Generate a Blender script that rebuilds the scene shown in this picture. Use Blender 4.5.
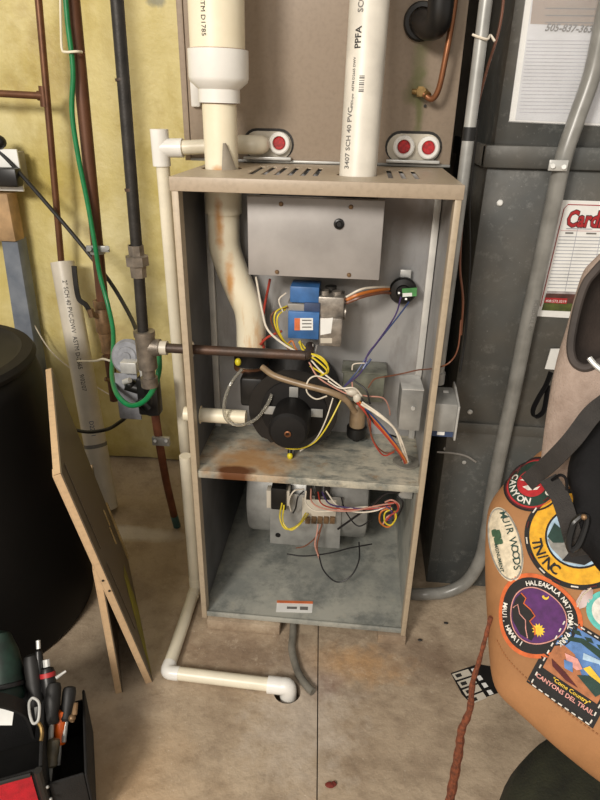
import bpy, bmesh, math, random
from mathutils import Vector, Matrix, noise
random.seed(7)
for o in list(bpy.data.objects): bpy.data.objects.remove(o)
SC = bpy.context.scene
COL = SC.collection
# ------------------------------------------------------------------ camera
CAM = Vector((.0751, -.9948, 1.0771)); YAW, PIT, ROL, F = -.091, .4528, .0197, 601.0
W_ = Vector((math.sin(YAW)*math.cos(PIT), math.cos(YAW)*math.cos(PIT), -math.sin(PIT)))
_r = Vector((math.cos(YAW), -math.sin(YAW), 0)); _u = _r.cross(W_)
R_ = _r*math.cos(ROL) + _u*math.sin(ROL); U_ = -_r*math.sin(ROL) + _u*math.cos(ROL)
cd = bpy.data.cameras.new('camera'); co = bpy.data.objects.new('camera', cd); COL.objects.link(co)
cd.sensor_fit = 'HORIZONTAL'; cd.sensor_width = 36; cd.lens = F/600*36; cd.clip_start = .02
M = Matrix((( R_.x, U_.x, -W_.x, CAM.x), (R_.y, U_.y, -W_.y, CAM.y), (R_.z, U_.z, -W_.z, CAM.z), (0, 0, 0, 1)))
co.matrix_world = M; SC.camera = co
# ------------------------------------------------------------------ light
world = bpy.data.worlds.new('world'); SC.world = world; world.use_nodes = True
bg = world.node_tree.nodes['Background']; bg.inputs[0].default_value = (1.0, .93, .84, 1); bg.inputs[1].default_value = .42
def lamp(name, loc, energy, radius, col):
    l = bpy.data.lights.new(name, 'POINT'); l.energy = energy; l.shadow_soft_size = radius; l.color = col
    o = bpy.data.objects.new(name, l); COL.objects.link(o); o.location = loc; return o
lamp('ceiling_bulb', (-1.05, -2.55, 2.12), 235, .34, (1, .93, .84))
lamp('added_fill', (-.35, -3.2, 2.2), 66, .3, (1, .93, .85))  # weak second lamp added as fill, not a known fixture
SC.view_settings.view_transform = 'Standard'; SC.view_settings.look = 'None'
SC.view_settings.exposure = 0.33; SC.view_settings.gamma = 1; SC.view_settings.use_curve_mapping = False

# ------------------------------------------------------------------ helpers: sight lines to real planes
def ray(px, py): return W_ + R_*((px-300)/F) + U_*((400-py)/F)
def at(px, py, x=None, y=None, z=None, d=None):
    v = ray(px, py)
    if d is None:
        if x is not None: d = (x-CAM.x)/v.x
        elif y is not None: d = (y-CAM.y)/v.y
        else: d = (z-CAM.z)/v.z
    return CAM + v*d
def path(l, y=None): return [at(p[0], p[1], y=(p[2] if len(p) > 2 else y)) for p in l]
def spline(pts, n=8):
    if len(pts) < 3: return list(pts)
    out = []; P = [pts[0]*2-pts[1]] + list(pts) + [pts[-1]*2-pts[-2]]
    for i in range(1, len(P)-2):
        a, b, c, d = P[i-1], P[i], P[i+1], P[i+2]
        for k in range(n):
            t = k/n
            out.append(.5*((2*b)+(c-a)*t+(2*a-5*b+4*c-d)*t*t+(3*b-3*c+d-a)*t**3))
    out.append(pts[-1]); return out
def lerp(a, b, t): return a+(b-a)*t
def upto(a, b, z=2.2): return a+(a-b)*((z-a.z)/(a.z-b.z))     # carry a pipe run b->a on up to the joists
def frame_of(d):
    d = d.normalized(); a = Vector((0, 0, 1)) if abs(d.z) < .9 else Vector((0, 1, 0))
    u = d.cross(a).normalized(); return u, u.cross(d).normalized()

class MB:
    def __init__(s): s.bm = bmesh.new()
    def bx(s, x0, x1, y0, y1, z0, z1, bev=0):
        vs = [s.bm.verts.new((x, y, z)) for x in (x0, x1) for y in (y0, y1) for z in (z0, z1)]
        fs = [s.bm.faces.new([vs[i] for i in q]) for q in ((0,1,3,2),(4,6,7,5),(0,4,5,1),(2,3,7,6),(0,2,6,4),(1,5,7,3))]
        if bev: bmesh.ops.bevel(s.bm, geom=list({e for f in fs for e in f.edges}), offset=bev, segments=2, affect='EDGES', profile=.5)
        return s
    def slab(s, p, vec, bev=0):          # polygon p pushed along vec
        a = [s.bm.verts.new(q) for q in p]; b = [s.bm.verts.new(q+vec) for q in p]; n = len(p)
        fs = [s.bm.faces.new(a), s.bm.faces.new(b[::-1])]
        for i in range(n): fs.append(s.bm.faces.new((a[i], b[i], b[(i+1) % n], a[(i+1) % n])))
        if bev: bmesh.ops.bevel(s.bm, geom=list({e for f in fs for e in f.edges}), offset=bev, segments=2, affect='EDGES', profile=.5)
        return s
    def tube(s, pts, r, n=10, cap=True, closed=False):
        rings = []; L = len(pts); u = None
        for i, p in enumerate(pts):
            if closed: d = pts[(i+1) % L]-pts[i-1]
            else: d = pts[min(i+1, L-1)]-pts[max(i-1, 0)]
            if d.length < 1e-9: d = Vector((0, 0, 1))
            d.normalize()
            if u is None: u, v = frame_of(d)
            else: u = (u-d*u.dot(d)).normalized(); v = u.cross(d).normalized()
            rr = r[i] if isinstance(r, (list, tuple)) else r
            rings.append([s.bm.verts.new(p+(u*math.cos(2*math.pi*k/n)+v*math.sin(2*math.pi*k/n))*rr) for k in range(n)])
        for i in range(L if closed else L-1):
            a, b = rings[i], rings[(i+1) % L]
            for k in range(n): s.bm.faces.new((a[k], a[(k+1) % n], b[(k+1) % n], b[k]))
        if cap and not closed:
            s.bm.faces.new(rings[0][::-1]); s.bm.faces.new(rings[-1])
        return s
    def flat(s, pts, w, t, side):        # strap: width w along side, thickness t
        rings = []; L = len(pts)
        for i, p in enumerate(pts):
            d = (pts[min(i+1, L-1)]-pts[max(i-1, 0)]).normalized(); sd = side(p) if callable(side) else side
            sd = (sd-d*sd.dot(d)).normalized(); n = d.cross(sd)
            rings.append([s.bm.verts.new(p+sd*a*w/2+n*b*t/2) for a, b in ((-1,-1),(1,-1),(1,1),(-1,1))])
        for i in range(L-1):
            for k in range(4): s.bm.faces.new((rings[i][k], rings[i][(k+1) % 4], rings[i+1][(k+1) % 4], rings[i+1][k]))
        s.bm.faces.new(rings[0][::-1]); s.bm.faces.new(rings[-1]); return s
    def lathe(s, prof, o, ax, n=32, closed=False):   # prof: (radius, height) along ax
        u, v = frame_of(ax); ax = ax.normalized(); rings = []
        for r, h in prof:
            if r < 1e-6: rings.append([s.bm.verts.new(o+ax*h)])
            else: rings.append([s.bm.verts.new(o+ax*h+(u*math.cos(2*math.pi*k/n)+v*math.sin(2*math.pi*k/n))*r) for k in range(n)])
        R = list(range(len(rings)-1))
        for i in R+([len(rings)-1] if closed else []):
            a, b = rings[i], rings[(i+1) % len(rings)]
            for k in range(n):
                q = (k+1) % n
                if len(a) == 1 and len(b) == 1: continue
                if len(a) == 1: s.bm.faces.new((a[0], b[q], b[k]))
                elif len(b) == 1: s.bm.faces.new((a[k], a[q], b[0]))
                else: s.bm.faces.new((a[k], a[q], b[q], b[k]))
        return s
    def cyl(s, a, b, r, r2=None, n=24):
        h = (b-a).length; r2 = r if r2 is None else r2
        return s.lathe([(0, 0), (r, 0), (r2, h), (0, h)], a, b-a, n)
    def pipe(s, a, b, ro, ri, n=24):
        h = (b-a).length; return s.lathe([(ri, 0), (ro, 0), (ro, h), (ri, h)], a, b-a, n, True)
    def ball(s, c, r, sc=(1, 1, 1), n=16):
        g = bmesh.ops.create_uvsphere(s.bm, u_segments=n, v_segments=max(6, n//2), radius=r)
        for v in g['verts']: v.co = Vector((v.co.x*sc[0], v.co.y*sc[1], v.co.z*sc[2]))+c
        return s
    def grid(s, fn, nu, nv):
        vs = [[s.bm.verts.new(fn(i/nu, j/nv)) for j in range(nv+1)] for i in range(nu+1)]
        for i in range(nu):
            for j in range(nv): s.bm.faces.new((vs[i][j], vs[i+1][j], vs[i+1][j+1], vs[i][j+1]))
        return s
    def plate(s, outer, holes, fn, vec):  # 2d outline with real holes, fn maps to 3d, pushed along vec
        loops = []
        for lp in [outer]+holes:
            loops.append([s.bm.verts.new(fn(*q)) for q in lp])
        es = []
        for lp in loops:
            for i in range(len(lp)): es.append(s.bm.edges.new((lp[i], lp[(i+1) % len(lp)])))
        g = bmesh.ops.triangle_fill(s.bm, edges=es, use_beauty=True)
        fs = [f for f in g['geom'] if isinstance(f, bmesh.types.BMFace)]
        if vec is not None:
            ex = bmesh.ops.extrude_face_region(s.bm, geom=fs, use_keep_orig=True)
            for v in ex['geom']:
                if isinstance(v, bmesh.types.BMVert): v.co += vec
        return s
    def raw(s, vs, fs):
        b = [s.bm.verts.new(v) for v in vs]
        for f in fs:
            try: s.bm.faces.new([b[i] for i in f])
            except ValueError: pass
        return s
    def build(s, name, m, parent=None, sharp=35, fix=True):
        if fix: bmesh.ops.recalc_face_normals(s.bm, faces=s.bm.faces[:])
        me = bpy.data.meshes.new(name)
        if parent is not None:
            off = root_loc(parent)
            for v in s.bm.verts: v.co -= off
        s.bm.to_mesh(me); s.bm.free()
        for p in me.polygons: p.use_smooth = True
        me.set_sharp_from_angle(angle=math.radians(sharp))
        me.materials.append(MAT[m] if isinstance(m, str) else m)
        o = bpy.data.objects.new(name, me); COL.objects.link(o)
        if parent is not None: o.parent = parent
        return o
def root_loc(o):
    v = Vector((0, 0, 0))
    while o is not None: v += o.location; o = o.parent
    return v
def tag(o, label, cat, group=None):
    o['label'] = label; o['category'] = cat
    if group: o['group'] = group
    return o
def thing(name, label, cat, loc, group=None):
    o = bpy.data.objects.new(name, None); COL.objects.link(o); o.location = loc; o.empty_display_size = .05
    return tag(o, label, cat, group)
def struct(o): o['kind'] = 'structure'; return o
def lab(o, t): o['label'] = t; return o

# ------------------------------------------------------------------ materials
def lin(c):
    return tuple((v/12.92 if v <= .04045 else ((v+.055)/1.055)**2.4) for v in (c[0]/255, c[1]/255, c[2]/255))+(1,)
MAT = {}
class NT:
    def __init__(s, name):
        m = bpy.data.materials.new(name); m.use_nodes = True; s.m = m; s.t = m.node_tree
        s.b = s.t.nodes['Principled BSDF']; MAT[name] = m
        s.geo = s.t.nodes.new('ShaderNodeNewGeometry'); s.pos = s.geo.outputs['Position']
    def n(s, ty, **k):
        x = s.t.nodes.new(ty)
        for a, v in k.items(): setattr(x, a, v)
        return x
    def put(s, sock, v):
        if isinstance(v, bpy.types.NodeSocket): s.t.links.new(v, sock)
        else: sock.default_value = v
    def noise(s, scale, detail=4, rough=.55, stretch=None, off=None):
        n = s.n('ShaderNodeTexNoise'); n.inputs['Scale'].default_value = scale
        n.inputs['Detail'].default_value = detail; n.inputs['Roughness'].default_value = rough
        v = s.pos
        if stretch or off:
            mp = s.n('ShaderNodeMapping'); s.t.links.new(v, mp.inputs[0])
            if stretch: mp.inputs['Scale'].default_value = stretch
            if off: mp.inputs['Location'].default_value = off
            v = mp.outputs[0]
        s.t.links.new(v, n.inputs['Vector']); return n.outputs['Fac']
    def ramp(s, v, a, b):
        r = s.n('ShaderNodeMapRange'); s.put(r.inputs[0], v); r.inputs[1].default_value = a; r.inputs[2].default_value = b
        return r.outputs[0]
    def math(s, op, a, b=0.0):
        x = s.n('ShaderNodeMath', operation=op); s.put(x.inputs[0], a); s.put(x.inputs[1], b); return x.outputs[0]
    def mix(s, fac, a, b):
        x = s.n('ShaderNodeMix', data_type='RGBA'); s.put(x.inputs[0], fac); s.put(x.inputs[6], a); s.put(x.inputs[7], b)
        return x.outputs[2]
    def blob(s, c, r, sc=(1, 1, 1), soft=.6, ns=25, amt=.5):   # stain or painted tone of its own shape round a spot
        mp = s.n('ShaderNodeVectorMath', operation='SUBTRACT'); s.put(mp.inputs[0], s.pos); mp.inputs[1].default_value = c
        m2 = s.n('ShaderNodeVectorMath', operation='MULTIPLY'); s.put(m2.inputs[0], mp.outputs[0]); m2.inputs[1].default_value = sc
        ln = s.n('ShaderNodeVectorMath', operation='LENGTH'); s.put(ln.inputs[0], m2.outputs[0])
        d = s.math('DIVIDE', ln.outputs['Value'], r)
        nn = s.noise(ns, 5); d = s.math('ADD', d, s.math('MULTIPLY', s.math('SUBTRACT', nn, .5), amt*2))
        return s.ramp(d, 1.0, 1.0-soft)
    def bump(s, h, strength=.3, dist=.002):
        b = s.n('ShaderNodeBump'); b.inputs['Strength'].default_value = strength; b.inputs['Distance'].default_value = dist
        s.put(b.inputs['Height'], h); s.t.links.new(b.outputs[0], s.b.inputs['Normal'])
    def fin(s, col, rough=.5, metal=0.0, **k):
        s.put(s.b.inputs['Base Color'], col); s.put(s.b.inputs['Roughness'], rough); s.put(s.b.inputs['Metallic'], metal)
        for a, v in k.items(): s.b.inputs[a.replace('_', ' ')].default_value = v
        return s.m
def M0(name, c, rough=.5, metal=0.0, var=.12, ns=30, bump=0, bs=200, c2=None, **k):
    t = NT(name); a = lin(c)
    if c2 is None: c2 = tuple(v*(1-var*1.6) for v in c)
    f = t.ramp(t.noise(ns, 5), .35, .7)
    if bump: t.bump(t.noise(bs, 3), bump)
    return t.fin(t.mix(f, a, lin(c2)), rough, metal, **k)

# concrete floor
t = NT('concrete')
c = t.mix(t.ramp(t.noise(2.2, 6, .6), .35, .68), lin((188, 170, 146)), lin((160, 141, 118)))
c = t.mix(t.ramp(t.noise(9, 8, .7), .48, .75), c, lin((134, 116, 96)))
c = t.mix(t.math('MULTIPLY', t.ramp(t.noise(60, 3, .6), .55, .8), .35), c, lin((95, 78, 62)))
c = t.mix(t.math('MULTIPLY', t.blob((.12, -.07, 0), .10, (.7, 1.6, 1), .7, 30, .7), .75), c, lin((190, 150, 105)))   # rusty mineral deposit
c = t.mix(t.math('MULTIPLY', t.blob((.06, -.13, 0), .05, (1, 1, 1), .8, 40, .7), .75), c, lin((112, 74, 56)))
c = t.mix(t.math('MULTIPLY', t.blob((.02, -.2, 0), .13, (1, .7, 1), .8, 30, .9), .5), c, lin((205, 194, 180)))
c = t.mix(t.math('MULTIPLY', t.blob((-.15, -.08, 0), .13, (.8, 1.3, 1), .8, 25, .8), .6), c, lin((122, 98, 78)))
c = t.mix(t.math('MULTIPLY', t.blob((.27, -.03, 0), .11, (1, 1.2, 1), .8, 25, .8), .6), c, lin((104, 82, 64)))
c = t.mix(t.math('MULTIPLY', t.blob((-.36, -.42, 0), .28, (1, 1.3, 1), .9, 8, .5), .45), c, lin((205, 165, 115)))  # warm bright area at lower left: lamplight painted into the floor
c = t.mix(t.math('MULTIPLY', t.blob((-.52, .3, 0), .10, (.55, 2.6, 1), .5, 18, .25), .55), c, lin((212, 206, 200)))
c = t.mix(t.math('MULTIPLY', t.ramp(t.noise(170, 3, .7, off=(4, 4, 0)), .64, .72), .55), c, lin((212, 200, 182)))
near = t.blob((0, .02, 0), .42, (.8, 1.1, 1), .9, 6, .4)
c = t.mix(t.math('MULTIPLY', t.math('MULTIPLY', near, t.ramp(t.noise(22, 7, .75, off=(1, 8, 0)), .44, .66)), .6), c, lin((116, 96, 78)))
c = t.mix(t.math('MULTIPLY', t.math('MULTIPLY', near, t.ramp(t.noise(30, 7, .75, off=(7, 2, 0)), .56, .66)), .6), c, lin((206, 190, 168)))
t.bump(t.math('ADD', t.noise(35, 6, .65), t.math('MULTIPLY', t.noise(6, 4), 2.0)), .6, .006)
t.fin(c, .68)
# yellow fibreglass under thin plastic
t = NT('insulation')
c = t.mix(t.ramp(t.noise(3.0, 6, .6), .38, .64), lin((214, 200, 140)), lin((190, 172, 92)))
c = t.mix(t.math('MULTIPLY', t.ramp(t.noise(2.1, 4, .6, off=(3, 1, 5)), .48, .68), .75), c, lin((226, 217, 172)))
c = t.mix(t.math('MULTIPLY', t.ramp(t.noise(9, 6, .65, (1, 1, .7)), .5, .72), .55), c, lin((172, 150, 78)))
c = t.mix(t.math('MULTIPLY', t.ramp(t.noise(5, 4, .6, off=(8, 2, 9)), .58, .74), .5), c, lin((156, 132, 84)))
c = t.mix(t.math('MULTIPLY', t.blob((-.44, .66, 1.3), .03, (1, 1, 1.8), .5, 60, .4), .8), c, lin((130, 130, 112)))
t.bump(t.math('ADD', t.math('MULTIPLY', t.noise(14, 5, .6), 2.0), t.noise(60, 3, .6)), .35, .006)
t.fin(c, .5, 0, Specular_IOR_Level=.35)
# painted tan furnace sheet
def tan(name, c1, c2, extra=None):
    t = NT(name); c = t.mix(t.ramp(t.noise(3, 5), .3, .75), lin(c1), lin(c2))
    c = t.mix(t.math('MULTIPLY', t.ramp(t.noise(120, 2), .45, .8), .18), c, lin((70, 60, 50)))
    if extra: c = extra(t, c)
    t.bump(t.noise(700, 2), .08, .001); t.fin(c, .42)
def coil_stain(t, c):
    for p_, r_, s_, k_ in (((419, 70), .06, (3.0, .2, .8), .7), ((419, 115), .05, (5.0, .2, .7), .8), ((416, 92), .03, (1, .2, 1), .7)):
        g = t.math('MULTIPLY', t.blob(tuple(at(*p_, y=.3)), r_, s_, .8, 45, .6), k_); c = t.mix(g, c, lin((104, 108, 66)))
    g = t.math('MULTIPLY', t.blob(tuple(at(413, 160, y=.3)), .035, (.7, .2, 1.2), .7, 60, .8), .9)
    return t.mix(g, c, lin((58, 66, 48)))
tan('coil_paint', (158, 142, 125), (148, 132, 115), coil_stain)
tan('tan_paint', (186, 170, 146), (170, 154, 130))
tan('rail_paint', (176, 160, 139), (162, 146, 126))
tan('tan_flange', (214, 184, 146), (200, 168, 130))
tan('taupe_paint_shaded', (98, 86, 71), (86, 75, 61))  # cabinet taupe with the shade on the door faces darkened into it
t = NT('shelf_metal')                                                   # dirty grey-green deck with rust
c = t.mix(t.ramp(t.noise(9, 7, .7), .42, .60), lin((196, 190, 172)), lin((140, 141, 132)))
c = t.mix(t.math('MULTIPLY', t.ramp(t.noise(26, 6, .75, (.7, 1.7, 1)), .5, .64), .7), c, lin((84, 92, 92)))
c = t.mix(t.math('MULTIPLY', t.ramp(t.noise(14, 5, .7, off=(5, 2, 1)), .58, .74), .7), c, lin((214, 204, 182)))
c = t.mix(t.math('MULTIPLY', t.ramp(t.noise(24, 6, .75, off=(9, 3, 1)), .56, .68), .55), c, lin((150, 118, 78)))
c = t.mix(t.math('MULTIPLY', t.blob((-.120, .05, .42), .12, (1, 1.2, .3), .8, 26, .9), .85), c, lin((184, 138, 86)))
c = t.mix(t.blob((-.145, .010, .42), .036, (.8, 1.6, .2), .35, 30, .3), c, lin((104, 64, 36)))
t.bump(t.noise(40, 5), .2, .002); t.fin(c, .5, .05)
t = NT('pan_metal')                                                     # lower pan: bluish scuffed galvanised
c = t.mix(t.ramp(t.noise(5, 7, .7), .42, .60), lin((176, 176, 166)), lin((140, 143, 138)))
c = t.mix(t.math('MULTIPLY', t.ramp(t.noise(13, 7, .75), .5, .66), .6), c, lin((92, 98, 97)))
c = t.mix(t.math('MULTIPLY', t.ramp(t.noise(20, 5, .7, off=(2, 7, 1)), .6, .75), .5), c, lin((188, 182, 164)))
t.bump(t.noise(30, 4), .15, .002); t.fin(c, .48, .08)
t = NT('vestibule_metal')
c = t.mix(t.ramp(t.noise(4, 5), .35, .7), lin((172, 170, 167)), lin((142, 142, 143)))
c = t.mix(t.math('MULTIPLY', t.ramp(t.noise(22, 6, .7, (1, 1, .3)), .52, .76), .45), c, lin((96, 82, 66)))
c = t.mix(t.math('MULTIPLY', t.blob((.13, .2, .91), .12, (.8, .1, 1.6), .8, 20, .5), .6), c, lin((104, 84, 66)))  # brown at upper right: top rail's shadow painted into the colour
t.fin(c, .45, .15)
t = NT('duct_metal')                                                    # dull dusty galvanised
c = t.mix(t.ramp(t.noise(3, 6, .6), .35, .7), lin((82, 85, 84)), lin((60, 63, 63)))
c = t.mix(t.math('MULTIPLY', t.ramp(t.noise(45, 5, .75), .55, .72), .5), c, lin((128, 129, 126)))
c = t.mix(t.math('MULTIPLY', t.ramp(t.noise(2.2, 4, .6, off=(1, 4, 2)), .45, .68), .55), c, lin((110, 100, 86)))
c = t.mix(t.math('MULTIPLY', t.ramp(t.noise(150, 3, .7), .66, .74), .6), c, lin((150, 150, 146)))
t.fin(c, t.ramp(t.noise(30, 4), -.4, 1.6), .2)
M0('galv', (176, 176, 172), .38, .35, .16, 14)
M0('liner_metal_shaded', (98, 98, 100), .5, .2, .2, 9)  # left liner galvanised, darkened to carry that wall's shade
M0('galv_bright', (210, 210, 206), .35, .3, .1, 30)
M0('steel_cover', (176, 172, 169), .42, .25, .16, 9, c2=(150, 146, 143))
M0('white_strip', (214, 212, 206), .4, .2, .08, 20)
M0('pvc', (236, 228, 206), .35, 0, .05, 14)
M0('pvc_intake', (222, 216, 203), .4, 0, .06, 18)
M0('pvc_white', (238, 236, 230), .32, 0, .03, 14)
M0('pvc_grey', (206, 198, 182), .4, 0, .06, 14)
t = NT('pvc_old')                                                       # yellowed pipe with rust runs
c = t.mix(t.ramp(t.noise(8, 5, .6), .35, .7), lin((238, 230, 206)), lin((228, 216, 186)))
sx = t.n('ShaderNodeSeparateXYZ'); t.put(sx.inputs[0], t.pos)
run = t.math('MULTIPLY', t.ramp(t.noise(38, 5, .7, (1, .3, .16)), .55, .68), t.ramp(t.noise(5, 2), .4, .55))
run = t.math('MULTIPLY', run, t.ramp(sx.outputs[2], 1.02, .95))
c = t.mix(t.math('MULTIPLY', run, .5), c, lin((200, 140, 62)))
for bc, br, bs in (((-.184, .128, .88), .055, (5.0, .2, .8)), ((-.168, .128, .775), .05, (4.0, .2, .9)), ((-.178, .128, .972), .022, (1.1, .2, 1.6))):
    c = t.mix(t.math('MULTIPLY', t.blob(bc, br, bs, .8, 55, .55), .85), c, lin((200, 138, 62)))
t.fin(c, .4)
M0('rust_stain', (150, 96, 40), .8, 0, .3, 80)
M0('red_plug', (196, 30, 36), .5, 0, .2, 200, c2=(120, 20, 24))
M0('iron', (52, 49, 46), .5, .35, .2, 40, .2, 300)
M0('iron_rusty', (66, 56, 49), .5, .3, .2, 20, .3, 200, c2=(88, 64, 50))
M0('dull_zinc', (150, 152, 158), .6, .15, .15, 40)
M0('iron_fit', (142, 132, 120), .42, .5, .22, 40, .25, 300)
M0('rust_iron', (134, 82, 56), .7, .1, .3, 22, .4, 160, c2=(92, 52, 38))
M0('copper', (122, 84, 58), .42, .5, .2, 18, c2=(92, 60, 42))
M0('copper_bright', (158, 104, 70), .38, .6, .15, 20)
M0('copper_dull', (106, 70, 48), .5, .3, .2, 12, c2=(86, 55, 40))
M0('brass', (164, 134, 84), .4, .75, .25, 40)
M0('brass_dull', (150, 120, 88), .45, .55, .25, 40)
M0('black_plastic', (24, 23, 23), .38, 0, .2, 20)
M0('black_matte', (25, 23, 22), .6, 0, .25, 30, Specular_IOR_Level=.3)
M0('drum_black', (14, 13, 12), .55, 0, .3, 6, Specular_IOR_Level=.25)
M0('black_rubber', (28, 27, 26), .55, 0, .2, 30)
M0('grey_rubber', (128, 124, 114), .5, 0, .15, 30)
M0('beige_hose', (158, 134, 104), .35, 0, .15, 30)
t = NT('clear_hose'); t.fin(lin((200, 196, 184)), .12, 0, Transmission_Weight=.75, IOR=1.3)
t = NT('conduit_grey'); c = t.mix(t.ramp(t.noise(20, 5), .35, .7), lin((140, 139, 134)), lin((112, 111, 106))); t.fin(c, .3)
M0('blue_plastic', (62, 112, 172), .4, 0, .12, 40)
M0('cast_alloy', (170, 162, 152), .4, .6, .18, 60, .2, 200)
M0('paper', (236, 236, 232), .5, 0, .03, 30)
M0('red_paint', (176, 40, 44), .5, 0, .1, 60)
M0('ink', (40, 38, 36), .6, 0, .1, 60)
M0('ink_grey', (118, 116, 112), .6, 0, .1, 60)
M0('ink_blue', (60, 76, 110), .6, 0, .1, 60)
M0('label_green', (80, 150, 84), .5, 0, .1, 60)
M0('orange_ink', (224, 120, 70), .5, 0, .1, 60)
M0('wood_stud', (128, 134, 142), .7, 0, .2, 12, .3, 60, c2=(92, 100, 112))
M0('wood_block', (196, 160, 116), .7, 0, .2, 14, .2, 80)
M0('wood_raw', (214, 186, 130), .65, 0, .15, 40)
M0('yellow_cap', (222, 206, 40), .4, 0, .1, 60)
M0('board_tape', (158, 148, 132), .6, 0, .2, 20)
M0('wall_block', (120, 112, 100), .8, 0, .2, 8, .4, 40)
M0('olive_patch', (150, 144, 30), .6, 0, .3, 18, c2=(120, 110, 60))
M0('tape_black', (20, 20, 20), .5)
for nm, cc in dict(w_red=(176, 62, 46), w_yellow=(226, 204, 52), w_white=(232, 222, 204), w_black=(30, 28, 30), w_purple=(74, 58, 108), w_pink=(206, 150, 132), w_orange=(206, 120, 50), w_green=(24, 128, 74), w_brown=(120, 74, 52), w_blue=(58, 74, 120), w_grey=(150, 146, 140)).items():
    M0(nm, cc, .38, 0, .08, 60)

# ================================================================== the setting
def circ(cx, cy, r, n=24): return [(cx+r*math.cos(2*math.pi*k/n), cy+r*math.sin(2*math.pi*k/n)) for k in range(n)]
DR = at(291, 692, z=0)                                       # floor drain
j0 = at(317, 800, z=0); j1 = at(318, 655, z=0); jd = (j1-j0)/(j1.y-j0.y)
def jx(y): return j0.x+jd.x*(y-j0.y)
b = MB()
up = Vector((0, 0, -.05))
b.plate([(-3.2, -3.4), (jx(-3.4)-.0011, -3.4), (jx(1.0)-.0011, 1.0), (-3.2, 1.0)], [circ(DR.x-.008, DR.y, .028)], lambda x, y: Vector((x, y, 0)), up)
b.plate([(jx(-3.4)+.0011, -3.4), (3.2, -3.4), (3.2, 1.0), (jx(1.0)+.0011, 1.0)], [], lambda x, y: Vector((x, y, 0)), up)
b.bx(-3.2, 3.2, -3.4, 1.0, -.09, -.052)
struct(b.build('floor', 'concrete'))
struct(MB().bx(-3.2, 3.2, .74, .90, -.05, 2.6).build('wall_back', 'wall_block'))
def ins(u, v):
    x = lerp(-2.6, -.02, u); z = lerp(.006, 2.5, v)
    q = Vector((x*2.1, 3.1, z*1.6))
    y = .675-.028*noise.noise(q)-.014*noise.noise(q*3.1+Vector((4, 1, 2)))-.004*noise.noise(q*11)
    if z < .06: y += .02*(1-z/.06)
    return Vector((x, y, z))
b = MB().grid(ins, 170, 150)
b.bx(-2.6, -.02, .705, .738, .006, 2.5)
tag(b.build('insulation_blanket', 'insulation', sharp=180), 'yellow fibreglass insulation blanket hung over the basement wall', 'insulation')

# ================================================================== furnace
X0, X1, ZB, ZT, YV = -.23, .23, .03, .975, .20
fur = thing('furnace', 'tan upright gas furnace with its doors off, blower and burner wiring showing', 'furnace', (0, .3, ZB))
gz = at(195, 349.5, y=.045).z
dz = at(222, 416, y=.075).z
side = [(0, ZB), (.62, ZB), (.62, ZT-.002), (0, ZT-.002)]
MB().plate(side, [circ(.045, gz, .0165), circ(.075, dz, .019)], lambda y, z: Vector((X0, y, z)), Vector((.003, 0, 0))).build('side_panel', 'tan_paint', fur)
MB().plate(side, [], lambda y, z: Vector((X1-.003, y, z)), Vector((.003, 0, 0))).build('side_panel', 'tan_paint', fur)
for s in (-1, 1):
    b = MB(); a, c = (X0, X0+.0115) if s < 0 else (X1-.0105, X1)
    b.bx(a, c, -.004, 0, ZB-.004, ZT-.022, .001)
    a, c = (X0+.009, X0+.0115) if s < 0 else (X1-.0105, X1-.008)
    b.bx(a, c, 0, .02, ZB+.01, ZT-.024)
    b.build('front_post', 'tan_paint', fur)
MB().bx(X0-.002, X1+.002, -.006, 0, ZT-.022, ZT, .0012).bx(X0+.016, X1-.016, 0, .018, ZT-.022, ZT-.019).build('top_rail', 'rail_paint', fur)
# top plate: slots and pipe holes are real openings
vt = at(222, 172, y=.158); IN = at(357, 172, y=.105)
slots = []
for px in (254, 267, 280, 293, 306, 318, 390, 402.5, 415):
    x = at(px, 172, z=ZT).x if px < 330 else at(px, 175, z=ZT).x
    sk = 0
    slots.append([(x-.0045, .065), (x+.0045, .065), (x+.0045, .215), (x-.0045, .215)])
slots = [s for s in slots]
MB().plate([(X0, 0), (X1, 0), (X1, .295), (X0, .295)], slots+[circ(vt.x, .158, .037, 28), circ(IN.x, .105, .035, 28), circ(at(241, 172, z=ZT).x+.012, .12, .006, 10)],
           lambda x, y: Vector((x, y, ZT)), Vector((0, 0, -.002))).build('top_panel', 'tan_paint', fur)
MB().bx(X0+.003, X1-.003, YV, YV+.003, .42, ZT-.004).build('vestibule_panel', 'vestibule_metal', fur)
for x in (-.2255, .2105): MB().bx(x, x+.013, YV-.012, YV, .42, ZT-.01, .001).build('corner_strip', 'white_strip', fur)
sh = MB().bx(X0+.0035, X1-.0035, .002, .30, .416, .420).bx(X0+.004, X1-.004, .0005, .003, .404, .420, .0006).build('blower_deck', 'shelf_metal', fur)
g = at(409, 463, z=.42)
MB().lathe([(.012, 0), (.026, 0), (.028, .002), (.026, .004), (.012, .004)], Vector((g.x-.006, g.y, .42)), Vector((0, 0, 1)), 24, True).build('wire_grommet', 'grey_rubber', sh)
pan = MB().bx(X0+.0035, X1-.0035, .002, .61, .036, .040).bx(X0+.006, X1-.006, -.002, .002, .031, .044, .0008).build('bottom_pan', 'pan_metal', fur)
MB().bx(X0+.003, X1-.003, .612, .616, .04, ZT-.01).build('rear_panel', 'vestibule_metal', fur)
MB().bx(X0+.003, X0+.006, .004, .60, .045, .40).build('liner_panel', 'liner_metal_shaded', fur)
for zz in (.425,):
    MB().plate([(.004, zz), (YV-.001, zz), (YV-.001, ZT-.028), (.004, ZT-.028)], [circ(.045, gz, .0165), circ(.075, dz, .019)], lambda y, z: Vector((X0+.0032, y, z)), Vector((.0012, 0, 0))).build('liner_panel', 'liner_metal_shaded', fur)
    MB().bx(X1-.0046, X1-.0032, .004, YV-.001, zz, ZT-.028).build('liner_panel', 'vestibule_metal', fur)
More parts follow.
